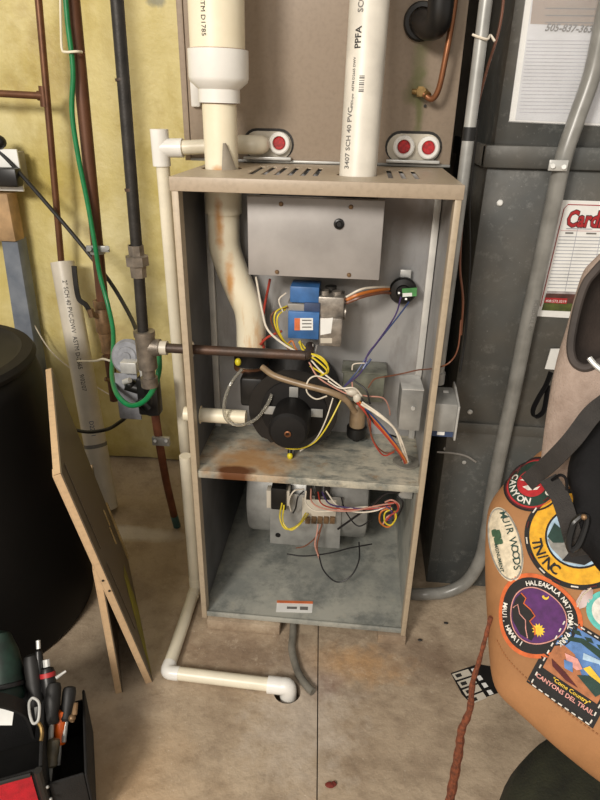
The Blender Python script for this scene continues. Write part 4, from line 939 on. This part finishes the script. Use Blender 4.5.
MB().tube(spline([at(38, 722, z=.198), at(41, 727, z=.195), at(42, 734, z=.19), at(41, 741, z=.186)], 5), .003, 8).build('clip', 'brass', cb_)
# green reel and white card in the bag
M0('dark_green', (24, 52, 42), .5, 0, .3, 40)
gr = thing('green_flashlight', 'dark green ribbed plastic tool lying in the tool bag', 'tool', at(8, 700, z=.20))
a, c = at(3, 702, z=.19), at(1, 630, z=.27); h = (c-a).length
MB().lathe([(0, 0), (.032, 0), (.034, .01), (.030, .02), (.033, .03), (.030, .04), (.032, .05), (.026, h*.7), (.014, h*.95), (0, h)], a, c-a, 24).build('body', 'dark_green', gr)
MB().lathe([(.0325, 0), (.035, .001), (.035, .007), (.0325, .008)], lerp(a, c, .18), c-a, 24, True).build('rib', 'black_plastic', gr)
dcard = MB().slab([at(-12, 725, z=.185), at(12, 725, z=.185), at(15, 701, z=.2), at(-12, 703, z=.2)], Vector((0, 0, -.001)))
tag(dcard.build('paper_tag', 'paper'), 'white paper tag lying on the tools in the tool bag', 'tag')

# ================================================================== stool, patched canvas bag, grey garment, black bag
st = thing('padded_stool', 'round dark green padded stool under the patched canvas bag', 'stool', (.46, -.585, 0))
SCn = Vector((.46, -.585, 0))
M0('green_cloth', (44, 46, 30), .85, 0, .3, 30, .5, 300)
MB().lathe([(0, .24), (.14, .24), (.170, .255), (.183, .29), (.174, .325), (.15, .346), (.09, .358), (0, .36)], SCn, Vector((0, 0, 1)), 56).build('cushion', 'green_cloth', st)
MB().lathe([(0, 0), (.13, 0), (.13, .012), (.03, .025), (.022, .05), (.022, .215), (.12, .239), (0, .239)], SCn, Vector((0, 0, 1)), 36).build('pedestal', 'black_matte', st)

class Pillow:      # soft body: outline on a leaning plane, puffed to both sides
    def __init__(s, C, N, outline, Tf, Tb, p=3.0, wr=.003, seed=0, centre=None):
        s.C, s.N = C, N.normalized(); s.U = Vector((0, 0, 1)).cross(s.N).normalized(); s.V = s.N.cross(s.U)
        s.Tf, s.Tb, s.p, s.wr, s.seed = Tf, Tb, p, wr, seed
        poly = [s.onplane(*q) for q in outline]
        s.c = Vector(s.onplane(*centre)) if centre else Vector((sum(q[0] for q in poly)/len(poly), sum(q[1] for q in poly)/len(poly)))
        s.n = 144; s.R = []
        pv = [Vector((q.x, q.y, 0)) for q in spline([Vector((a, b, 0)) for a, b in poly+poly[:3]], 6)]
        pv = pv[6:-12] if len(pv) > 30 else pv
        L = len(pv)
        for k in range(s.n):
            a = 2*math.pi*k/s.n; d = (math.cos(a), math.sin(a)); best = .01
            for i in range(L):
                x1, y1 = pv[i].x-s.c.x, pv[i].y-s.c.y; x2, y2 = pv[(i+1) % L].x-s.c.x, pv[(i+1) % L].y-s.c.y
                ex, ey = x2-x1, y2-y1; den = d[0]*ey-d[1]*ex
                if abs(den) < 1e-12: continue
                t_ = (x1*ey-y1*ex)/den; w = (x1*d[1]-y1*d[0])/den
                if t_ > 0 and -1e-6 <= w <= 1+1e-6: best = max(best, t_)
            s.R.append(best)
    def onplane(s, px, py, off=0.0):
        v = ray(px, py); t_ = ((s.C+s.N*off)-CAM).dot(s.N)/v.dot(s.N); q = CAM+v*t_-s.C
        return (q.dot(s.U), q.dot(s.V))
    def rad(s, a):
        k = (a/(2*math.pi)) % 1*s.n; i = int(k) % s.n; return lerp(s.R[i], s.R[(i+1) % s.n], k-int(k))
    def h(s, u, v):
        x, y = u-s.c.x, v-s.c.y; q = min(1, math.hypot(x, y)/s.rad(math.atan2(y, x)))
        e = math.sqrt(max(0, 1-q**s.p))
        return s.Tf*e+s.wr*noise.noise(Vector((u*16, v*16, s.seed)))*min(1, e*2)
    def pt(s, u, v, eps=0.0): return s.C+s.U*u+s.V*v+s.N*(s.h(u, v)+eps)
    def uv(s, px, py):
        o = 0
        for i in range(4): u, v = s.onplane(px, py, o); o = s.h(u, v)
        return u, v
    def mesh(s, rings=16):
        b = MB(); bm = b.bm; prev = None
        qs = [math.sin(math.pi/2*(j+1)/rings) for j in range(rings)]
        def ring(q, front):
            o = []
            for k in range(s.n):
                a = 2*math.pi*k/s.n; u, v = s.c.x+math.cos(a)*s.R[k]*q, s.c.y+math.sin(a)*s.R[k]*q
                z = s.h(u, v) if front else -s.Tb*math.sqrt(max(0, 1-q**s.p))
                o.append(bm.verts.new(s.C+s.U*u+s.V*v+s.N*z))
            return o
        f0 = bm.verts.new(s.pt(s.c.x, s.c.y)); f1 = bm.verts.new(s.C+s.U*s.c.x+s.V*s.c.y-s.N*s.Tb)
        A = [ring(q, True) for q in qs]; B_ = [ring(q, False) for q in qs[:-1]]+[A[-1]]
        for c0, S in ((f0, A), (f1, B_)):
            for k in range(s.n): bm.faces.new((c0, S[0][k], S[0][(k+1) % s.n]))
            for j in range(len(S)-1):
                for k in range(s.n): bm.faces.new((S[j][k], S[j+1][k], S[j+1][(k+1) % s.n], S[j][(k+1) % s.n]))
        return b
    def lay(s, poly, eps, fn, maxe=.008):     # a flat applique following the surface
        b = MB(); vs = [b.bm.verts.new((x, y, 0)) for x, y in poly]
        es = [b.bm.edges.new((vs[i], vs[(i+1) % len(vs)])) for i in range(len(vs))]
        bmesh.ops.triangle_fill(b.bm, edges=es, use_beauty=True)
        for i in range(4):
            le = [e for e in b.bm.edges if e.calc_length() > maxe]
            if not le: break
            bmesh.ops.subdivide_edges(b.bm, edges=le, cuts=1); bmesh.ops.triangulate(b.bm, faces=b.bm.faces[:])
        for v in b.bm.verts: v.co = s.pt(*fn(v.co.x, v.co.y), eps)
        for f in b.bm.faces: f.normal_update()
        bad = [f for f in b.bm.faces if f.normal.dot(s.N) < 0]
        if bad: bmesh.ops.reverse_faces(b.bm, faces=bad)
        return b

CB = at(565, 605, d=.71); NBg = (CAM-CB).normalized()+Vector((-.12, 0, .02))
bagp = Pillow(CB, NBg, [(540, 452), (520, 470), (500, 490), (489, 510), (486, 545), (486, 580), (488, 620), (490, 655), (494, 682), (503, 698), (525, 718), (560, 750), (605, 785), (650, 812), (690, 800), (720, 720), (730, 600), (715, 500), (660, 440), (590, 430)], .045, .085, 4.0, .004, 3)
bag = thing('patched_bag', 'tan brown canvas bag covered in embroidered travel patches on green stool', 'bag', CB)
t = NT('canvas'); c = t.mix(t.ramp(t.noise(14, 6, .65), .35, .7), lin((160, 113, 72)), lin((138, 96, 58)))
c = t.mix(t.math('MULTIPLY', t.ramp(t.noise(5, 3, .5, off=(2, 1, 3)), .45, .7), .4), c, lin((174, 126, 81)))
t.bump(t.noise(900, 2), .25, .001); t.fin(c, .8)
bagp.mesh().build('body', 'canvas', bag, sharp=80)
# stitching along the hem
M0('stitch', (150, 98, 56), .8)
hem = [bagp.uv(*q) for q in ((497, 640), (503, 652), (511, 663), (522, 674), (535, 686), (550, 699), (565, 711), (580, 722), (596, 733), (612, 743))]
hs = spline([Vector((a, c_, 0)) for a, c_ in hem], 8)
b = MB()
for i in range(0, len(hs)-1, 2): b.tube([bagp.pt(hs[i].x, hs[i].y, .0004), bagp.pt(hs[i+1].x, hs[i+1].y, .0004)], .0009, 5)
b.build('hem_stitching', 'stitch', bag)

PC = {}
for nm, cc in dict(p_black=(26, 24, 24), p_white=(232, 228, 218), p_cream=(226, 212, 184), p_red=(186, 36, 42), p_maroon=(84, 26, 28), p_dgreen=(28, 58, 46), p_yellow=(236, 176, 40), p_orange=(214, 104, 50), p_purple=(88, 40, 104), p_sun=(240, 200, 60), p_blue=(92, 132, 188), p_lblue=(176, 204, 226), p_tan=(176, 112, 72), p_green=(88, 122, 60), p_olive=(60, 92, 66), p_grey=(150, 148, 142), p_teal=(96, 190, 180), p_pine=(36, 66, 58), p_pink=(226, 160, 150)).items():
    M0(nm, cc, .75, 0, .12, 120, .35, 1500)
class Patch:
    def __init__(s, name, px, R, rot, label):       # centre pixel, radius in metres, rotation
        s.o = bagp.uv(*px); e_ = bagp.uv(px[0]+6, px[1]); rot = rot+math.atan2(e_[1]-s.o[1], e_[0]-s.o[0]); s.rot = rot; s.R = R; s.name = name; s.lv = 0
        s.cs, s.sn = math.cos(rot), math.sin(rot); s.part = None; s.label = label
    def fn(s, x, y): return (s.o[0]+x*s.cs-y*s.sn, s.o[1]+x*s.sn+y*s.cs)
    def add(s, poly, m, name, lv=None):
        s.lv = s.lv+1 if lv is None else lv
        o = bagp.lay([(x*s.R, y*s.R) for x, y in poly], .0006+.00035*s.lv, s.fn).build(name, m, s.part or bag, sharp=60, fix=False)
        if s.part is None: s.part = o; o['label'] = s.label
        return o
    def thread(s, pts, r, m, name, closed=False):
        q = [bagp.pt(*s.fn(x*s.R, y*s.R), .0012+.00035*s.lv) for x, y in pts]
        return MB().tube(q, r, 6, closed=closed).build(name, m, s.part or bag)
    def arc(s, txt, r, a0, step, size, m, inward=False, sx=1.0):   # letters round the ring
        b = MB(); a = a0; s.lv += 1
        for ch in txt:
            if ch == ' ': a += step*.7; continue
            vs, fs, w = glyphs(ch, size*s.R, .025); w2 = w/2
            tl = -math.pi/2 if not inward else math.pi/2
            ca, sa = math.cos(a+tl), math.sin(a+tl)
            def f(v):
                x, y = (v.x-w2)*sx, v.y-size*s.R*.33
                X = r*s.R*math.cos(a)+x*ca-y*sa; Y = r*s.R*math.sin(a)+x*sa+y*ca
                return bagp.pt(*s.fn(X, Y), .0010+.00035*s.lv)
            b.raw([f(v) for v in vs], fs); a += step
        return b.build('lettering', m, s.part, fix=False)
    def text(s, txt, x, y, size, m, sx=1.0):
        s.lv += 1; vs, fs, w = glyphs(txt, size*s.R, .02)
        return MB().raw([bagp.pt(*s.fn(x*s.R+(v.x-w/2)*sx, y*s.R+v.y), .0010+.00035*s.lv) for v in vs], fs).build('lettering', m, s.part, fix=False)
def ring(r, n=40, sx=1, sy=1): return [(r*math.cos(2*math.pi*k/n)*sx, r*math.sin(2*math.pi*k/n)*sy) for k in range(n)]
PXM = .70/601                                        # metres per pixel at the bag
D = math.radians
# canyon patch
p = Patch('canyon', (532, 483), 31*PXM, D(0), 'round green and red canyon patch with white letters')
p.add(ring(1), 'p_maroon', 'canyon_patch'); p.thread(ring(.97, 48), .0011, 'p_black', 'border', True); p.add(ring(.88), 'p_red', 'inner_border'); p.add(ring(.82), 'p_dgreen', 'green_ring')
p.add(ring(.5), 'p_red', 'red_field'); p.arc('CANYON', .655, D(158), D(20.5), .32, 'p_white', True); p.arc('GRAND', .655, D(74), D(-26), .32, 'p_white')
p.add([(-.42, .1), (-.15, .2), (0, .05), (.2, .2), (.4, .1), (.3, -.02), (.05, -.08), (-.2, .05)], 'p_white', 'canyon_rim'); p.add([(-.3, -.15), (-.05, -.08), (.1, -.2), (.3, -.12), (.2, -.25), (-.1, -.28)], 'p_white', 'canyon_rim')
p.add(ring(.06, 10), 'p_white', 'dot'); 
# muir woods patch
p = Patch('woods', (504, 543), 39*PXM, D(-77), 'cream oval patch with dark lettering and green tree')
el_ = lambda k: [(x, y*.45) for x, y in ring(k)]
p.add(el_(1), 'p_cream', 'woods_patch'); p.thread(el_(.95), .0008, 'p_grey', 'border', True)
b = MB(); p.lv += 1
for i, ch in enumerate('MUIR WOODS'):
    if ch == ' ': continue
    vs, fs, w = glyphs(ch, .27*p.R, .012); x0 = -.74+i*.158; yy = .25*math.sqrt(max(0, 1-(x0/1.0)**2))-.09
    b.raw([bagp.pt(*p.fn(x0*p.R+v.x-w/2, yy*p.R+v.y), .0013+.00035*p.lv) for v in vs], fs)
b.build('lettering', 'p_pine', p.part, fix=False)
for dx_, dy_, rr in ((-.25, -.12, .13), (-.1, -.17, .11), (-.32, -.2, .1), (-.05, -.07, .07)): p.add([(dx_+rr*math.cos(k*.785)*(1+.25*(k % 2)), dy_+rr*.8*math.sin(k*.785)*(1+.25*(k % 2))) for k in range(8)], 'p_olive', 'tree')
p.text('MONUMENT', .35, -.27, .13, 'p_pine')
# mountain patch with yellow ring
p = Patch('smoky', (577, 538), 49*PXM, D(0), 'big round patch with yellow ring and mountain scene')
p.add(ring(1, 56), 'p_black', 'mountain_patch'); p.add(ring(.9, 56), 'p_yellow', 'yellow_ring'); p.add(ring(.60), 'p_black', 'inner_edge'); p.add(ring(.56), 'p_lblue', 'sky_field')
p.add([(-.55, -.05), (-.35, .2), (-.1, .0), (.2, .3), (.5, .05), (.42, -.33), (.1, -.53), (-.25, -.48), (-.5, -.2)], 'p_grey', 'mountain'); p.add([(-.55, .02), (-.4, .3), (-.2, .1), (-.25, -.1), (-.45, -.1)], 'p_pine', 'forest')
p.add([(-.3, -.45), (0, -.1), (.3, -.25), (.5, -.1), (.42, -.33), (.1, -.53)], 'p_black', 'ridge')
p.arc('TN/NC', .76, D(188), D(11.5), .27, 'p_black', True)
for k in range(18): a = k*.349; p.thread([(.95*math.cos(a), .95*math.sin(a)), (.95*math.cos(a+.14), .95*math.sin(a+.14))], .0009, 'p_white' if k % 2 else 'p_maroon', 'border_stitch')
# volcano patch
p = Patch('volcano', (537, 616), 39*PXM, D(0), 'orange-edged patch with purple sky, black mountain and yellow sun')
blob_ = lambda k: [(k*math.cos(a)*(1+.05*math.cos(3*a+.6)), k*math.sin(a)*(1+.05*math.cos(3*a+.6))) for a in [2*math.pi*i/48 for i in range(48)]]
p.add(blob_(1), 'p_orange', 'volcano_patch'); p.add(blob_(.9), 'p_black', 'black_ring'); p.thread(blob_(.66), .0007, 'p_pink', 'inner_line', True); p.add(blob_(.64), 'p_purple', 'purple_sky')
p.add([(-.30, .55), (-.2, .42), (-.27, .3), (-.12, .15), (-.04, 0), (-.18, -.12), (-.08, -.3), (-.1, -.45), (-.2, -.58), (-.45, -.43), (-.6, -.1), (-.58, .2), (-.45, .43)], 'p_black', 'mountain')
p.thread([(-.30, .55), (-.2, .42), (-.27, .3), (-.12, .15), (-.04, 0), (-.18, -.12), (-.08, -.3), (-.1, -.45)], .0008, 'p_orange', 'ridge_line'); p.thread([(-.55, .2), (-.42, .28), (-.4, .05), (-.28, -.1), (-.3, -.3), (-.28, -.52)], .0006, 'p_pink', 'ridge_line')
p.add([(.0+.16*(1 if k % 2 else .62)*math.cos(k*.2618), -.33+.17*(1 if k % 2 else .62)*math.sin(k*.2618)) for k in range(24)], 'p_sun', 'sun')
p.add([(.27+.08*math.cos(a), .46+.08*math.sin(a)) for a in [3.0+.35*i for i in range(10)]]+[(.29+.05*math.cos(a), .48+.05*math.sin(a)) for a in [3.0+.35*i for i in range(9, -1, -1)]], 'p_sun', 'moon')
p.arc('HALEAKALA NATIONAL PARK', .785, D(98), D(-7.1), .16, 'p_white', sx=.95); p.arc('MAUI, HAWAII', .785, D(160), D(7.0), .16, 'p_white', True, sx=.95)
# trail patch, square
p = Patch('trail', (577, 670), 37*PXM, D(-36), 'square black-edged patch with canyon trail picture')
p.add([(-.86, -.98), (.86, -.98), (.86, 1.02), (-.86, 1.02)], 'p_black', 'trail_patch'); p.add([(-.68, -.42), (.70, -.42), (.70, .9), (-.68, .9)], 'p_blue', 'sky_field')
p.add([(-.68, -.42), (.7, -.42), (.7, .1), (.2, -.1), (-.2, .3), (-.5, .35), (-.68, .2)], 'p_tan', 'canyon_wall'); p.add([(-.6, .45), (-.2, .62), (.3, .55), (.7, .3), (.7, .45), (.3, .72), (-.2, .75), (-.6, .55)], 'p_dgreen', 'tree_line')
p.add([(.0, .3), (.35, .42), (.7, .15), (.7, .3), (.4, .52), (-.05, .45)], 'p_lblue', 'cloud'); p.add([(.1, .12), (.65, -.05), (.65, .08), (.2, .26)], 'p_sun', 'sunlit_strip'); p.add([(.05, -.1), (.6, -.3), (.7, -.12), (.7, .02), (.3, .06)], 'p_pine', 'forest')
p.add([(-.4, .2), (-.1, .25), (.1, .1), (0, 0), (-.25, .02)], 'p_pink', 'trail_rider'); p.add([(-.35, .05), (-.15, .1), (-.05, -.1), (-.25, -.12)], 'p_blue', 'trail_rider'); p.add([(-.6, -.1), (-.2, -.2), (.2, -.35), (-.1, -.36), (-.5, -.25)], 'p_maroon', 'shadow_ledge')
for k in range(4): p.add([(-.5+k*.3, .8), (-.35+k*.3, .86), (-.25+k*.3, .78), (-.4+k*.3, .74)], 'p_dgreen', 'pine_print', lv=3)
p.text('"Come Country"', .1, -.55, .135, 'p_sun'); p.text('CANYONS DEL TRAIL', 0, -.71, .15, 'p_pink'); 
for k in range(9):
    p.thread([(-.74, -.9+k*.21), (-.74, -.8+k*.21)], .0008, 'p_white', 'border_stitch'); p.thread([(.76, -.9+k*.21), (.76, -.8+k*.21)], .0008, 'p_white', 'border_stitch')
    p.thread([(-.7+k*.17, .96), (-.6+k*.17, .96)], .0008, 'p_white', 'border_stitch'); p.thread([(-.7+k*.17, -.94), (-.6+k*.17, -.94)], .0008, 'p_white', 'border_stitch')
# teal edged patch and leather leaf
p = Patch('teal', (609, 612), 19*PXM, 0, 'teal-edged white round patch'); p.add(ring(1), 'p_teal', 'teal_patch'); p.add(ring(.75), 'p_white', 'white_field'); p.add(ring(.3, 10), 'p_red', 'red_spot')
p = Patch('leaf', (585, 598), 14*PXM, D(50), 'small glossy brown leather leaf'); M0('leather', (120, 58, 36), .3, 0, .2, 40)
p.add([(-1, 0), (-.5, .32), (.3, .36), (1, 0), (.3, -.36), (-.5, -.32)], 'leather', 'leather_leaf'); p.thread([(-.8, .05), (0, .22), (.8, .05)], .0007, 'p_cream', 'leaf_stitch')
# leather lace hanging from the hem corner
la = bagp.pt(*bagp.uv(491.5, 617), .004)
lp_ = [la]
for k, (dz_, ox, oy) in enumerate(((.03, .002, .001), (.07, .0, 0), (.11, -.002, .001), (.16, .001, 0), (.20, -.004, 0), (.24, -.002, 0), (.30, -.001, 0), (.36, 0, 0))): lp_.append(la+Vector((ox-.004, oy-.004, -dz_)))
M0('lace_brown', (132, 70, 42), .8, 0, .25, 200, .8, 500)
sp2 = spline(lp_, 8); rr = [lerp(.0026, .0066, min(1, max(0, i/len(sp2)*1.5-.3)))*(1+.12*math.sin(i*1.3)) for i in range(len(sp2))]
tag(MB().tube(sp2, rr, 10).build('leather_lace', 'lace_brown'), 'brown fuzzy leather lace hanging from the corner of the patched bag', 'lace')

# grey garment with dark piped opening, lying over the bag
t = NT('grey_cloth'); c = t.mix(t.ramp(t.noise(40, 5, .7), .3, .7), lin((168, 150, 138)), lin((142, 124, 112)))
t.bump(t.math('ADD', t.noise(500, 2), t.math('MULTIPLY', t.noise(14, 3, .5, (1.6, 1, .5)), 5.0)), .5, .003); t.fin(c, .9)
M0('dark_lining', (58, 48, 42), .9, 0, .2, 30, .3, 300); M0('piping_dark', (66, 58, 54), .7, 0, .2, 30)
CG = at(585, 360, d=.665); NG = (CAM-CG).normalized()+Vector((-.25, 0, .05))
gp_ = Pillow(CG, NG, [(602, 252), (586, 268), (576, 295), (567, 328), (557, 362), (549, 402), (543, 445), (541, 478), (556, 490), (590, 480), (640, 470), (690, 440), (710, 360), (690, 280), (650, 245)], .028, .06, 3.0, .004, 9, centre=(612, 345))
gg = thing('grey_vest', 'grey-brown cloth vest with dark piped armhole heaped above the patched bag', 'vest', CG)
opn = [(604, 262), (588, 280), (579, 303), (573, 330), (571, 350), (575, 363), (586, 368), (600, 362), (625, 352), (650, 330), (655, 295), (635, 265)]
ou = [gp_.uv(*q) for q in opn]; cu = (sum(q[0] for q in ou)/len(ou), sum(q[1] for q in ou)/len(ou))
osp = spline([Vector((a, c_, 0)) for a, c_ in ou+ou[:3]], 8)[8:-16]
def orad(a):
    best = .02; d = (math.cos(a), math.sin(a)); L = len(osp)
    for i in range(L):
        x1, y1 = osp[i].x-cu[0], osp[i].y-cu[1]; x2, y2 = osp[(i+1) % L].x-cu[0], osp[(i+1) % L].y-cu[1]
        ex, ey = x2-x1, y2-y1; den = d[0]*ey-d[1]*ex
        if abs(den) < 1e-12: continue
        t_ = (x1*ey-y1*ex)/den; w = (x1*d[1]-y1*d[0])/den
        if t_ > 0 and -1e-6 <= w <= 1+1e-6: best = max(best, t_)
    return best
def outr(a):     # distance from opening centre to the garment outline
    lo, hi = 0, .6
    for i in range(24):
        m = (lo+hi)/2; x, y = cu[0]+math.cos(a)*m-gp_.c.x, cu[1]+math.sin(a)*m-gp_.c.y
        if math.hypot(x, y) < gp_.rad(math.atan2(y, x)): lo = m
        else: hi = m
    return lo
NN = 128; b = MB(); li = MB(); rim = []
rows = []; lrows = []; brow = []
OR = [orad(2*math.pi*k/NN) for k in range(NN)]; TR = [max(outr(2*math.pi*k/NN), OR[k]+.006) for k in range(NN)]
for j in range(13):
    f = math.sin(math.pi/2*j/12); r_ = []
    for k in range(NN):
        a = 2*math.pi*k/NN; m = lerp(OR[k], TR[k], f); r_.append(b.bm.verts.new(gp_.pt(cu[0]+math.cos(a)*m, cu[1]+math.sin(a)*m)))
    rows.append(r_)
for j in range(1, 9):
    f = 1-j/8.5; r_ = []
    for k in range(NN):
        a = 2*math.pi*k/NN; m = TR[k]*f; r_.append(b.bm.verts.new(gp_.C+gp_.U*(cu[0]+math.cos(a)*m)+gp_.V*(cu[1]+math.sin(a)*m)-gp_.N*gp_.Tb*math.sqrt(1-f**3)))
    rows.append(r_)
for j in range(len(rows)-1):
    for k in range(NN): b.bm.faces.new((rows[j][k], rows[j+1][k], rows[j+1][(k+1) % NN], rows[j][(k+1) % NN]))
b.bm.faces.new(rows[-1])
b.build('body', 'grey_cloth', gg, sharp=80)
for j in range(9):
    f = 1-j/9; r_ = []
    for k in range(NN):
        a = 2*math.pi*k/NN; m = OR[k]*f; base = gp_.pt(cu[0]+math.cos(a)*OR[k], cu[1]+math.sin(a)*OR[k])
        q = gp_.pt(cu[0]+math.cos(a)*m, cu[1]+math.sin(a)*m); r_.append(li.bm.verts.new(q-gp_.N*.055*math.sqrt(1-f*f)-gp_.N*.0006))
    lrows.append(r_)
for j in range(8):
    for k in range(NN): li.bm.faces.new((lrows[j][k], lrows[j+1][k], lrows[j+1][(k+1) % NN], lrows[j][(k+1) % NN]))
li.bm.faces.new(lrows[-1])
li.build('lining', 'dark_lining', gg, sharp=80, fix=False)
MB().tube([gp_.pt(cu[0]+math.cos(2*math.pi*k/NN)*OR[k], cu[1]+math.sin(2*math.pi*k/NN)*OR[k], .001) for k in range(NN)], .0046, 10, closed=True).build('piping', 'piping_dark', gg)
b = MB().tube(spline([gp_.pt(*gp_.uv(*q), .004) for q in ((590, 358), (595, 364), (601, 369), (606, 372))], 5), .003, 8); b.build('cord_end', 'galv_bright', gg)

# black nylon bag with webbing strap and buckle
kb = thing('black_bag', 'black nylon bag with webbing strap and plastic buckle over the patched bag', 'bag', at(590, 500, d=.60))
CK = at(600, 500, d=.606); NK = (CAM-CK).normalized()
M0('nylon', (17, 16, 18), .75, 0, .3, 20, .9, 60, Specular_IOR_Level=.2); M0('webbing', (44, 40, 37), .75, 0, .15, 60, .6, 700)
kp = Pillow(CK, NK, [(600, 418), (580, 432), (571, 455), (567, 478), (573, 500), (566, 522), (570, 545), (585, 552), (605, 575), (640, 570), (680, 520), (670, 440), (635, 415)], .016, .010, 3.0, .006, 5)
kp.mesh(12).build('body', 'nylon', kb, sharp=80)
sp3 = spline([at(640, 375, d=.585), at(612, 398, d=.583), at(592, 414, d=.583), at(572, 440, d=.59), at(552, 461, d=.61), at(538, 473, d=.628), at(527, 483, d=.640)], 8)
MB().flat(sp3, .018, .0025, lambda p_: (CAM-p_).normalized().cross(Vector((-.75, .1, -.6))).normalized()).build('strap', 'webbing', kb)
sp3 = spline([at(548, 478, d=.62), at(560, 497, d=.61), at(568, 520, d=.60), at(575, 545, d=.605), at(580, 555, d=.61)], 8)
MB().flat(sp3, .018, .0025, lambda p_: (CAM-p_).normalized().cross(Vector((.3, .1, -.9))).normalized()).build('strap', 'webbing', kb)
MB().tube(spline([at(552, 480, d=.615), at(560, 475, d=.60), at(566, 479, d=.598), at(567, 490, d=.60)], 6), .0015, 8).build('thin_cord', 'nylon', kb)
bk = spline([at(574, 522, d=.593), at(582, 516, d=.592), at(587, 519, d=.592), at(583, 535, d=.594), at(577, 547, d=.596), at(570, 549, d=.597), at(569, 540, d=.596), at(574, 522, d=.593)], 6)
MB().tube(bk[:-1], .0032, 8, closed=True).build('buckle', 'black_plastic', kb)
MB().ball(at(584, 517, d=.588), .003, n=8).build('rivet', 'brass_dull', kb)

# strap and tag between vest and duct
tag(MB().flat(spline(path([(551, 372, .12), (546, 385, .115), (539, 397, .11), (533, 410, .11), (535, 417, .11), (543, 412, .11), (546, 400, .115), (548, 385, .12)]), 6), .012, .003, Vector((.3, -1, .2))).build('black_loop', 'nylon'), 'black webbing loop hanging on the duct beside the grey vest', 'strap')
tag(MB().slab([at(551, 349, y=.186), at(562, 349, y=.186), at(558, 370, y=.186), at(545, 369, y=.186)], Vector((0, .003, 0))).build('small_tag', 'paper'), 'small white tag stuck on the duct below the service card', 'tag')

# scraps on the floor
sc = thing('label_sheet', 'creased black and white label sheet lying on the concrete floor', 'paper', at(470, 682, z=0))
def flr(px, m, nm, z0, th=.0006): return MB().slab([at(a, c_, z=z0) for a, c_ in px], Vector((0, 0, -th))).build(nm, m, sc)
flr([(451, 673), (478, 664), (500, 668), (506, 690), (470, 702), (462, 694)], 'black_matte', 'sheet', .0016, .0014)
for i in range(4):
    ox, oy = i*5.2, i*8.0
    flr([(452+ox, 674+oy), (468+ox*.95, 669+oy*.95), (472+ox*.95, 675+oy*.95), (456+ox, 680+oy)], 'pvc_grey', 'white_label', .0024)
    flr([(455+ox, 674.6+oy), (460.5+ox, 673+oy), (462.2+ox, 676+oy), (457+ox, 677.6+oy)], 'ink', 'dark_square', .0031)
    flr([(471+ox, 669+oy*.9), (475+ox, 668+oy*.9), (478+ox, 672+oy*.9), (474+ox, 673.5+oy*.9)], 'paper', 'white_label', .0024)
M0('red_scrap', (122, 44, 34), .8, 0, .3, 100, .5, 200)
q = at(330, 785, z=.003); b = MB().ball(q, .007, (1.3, .8, .45), 10).ball(q+Vector((.007, .003, 0)), .005, (1, 1, .5), 8)
tag(b.build('rust_flake', 'red_scrap'), 'small red-brown rust flake lying on the floor near the joint', 'debris')
for (x, y_), nm in (((420, 640), 'dark crumb on the floor beside the furnace corner'), ((446, 623), 'dark crumb on the floor in front of the duct')):
    q = at(x, y_, z=.002); tag(MB().ball(q, .004, (1.4, .8, .6), 8).build('crumb', 'iron'), nm, 'debris')
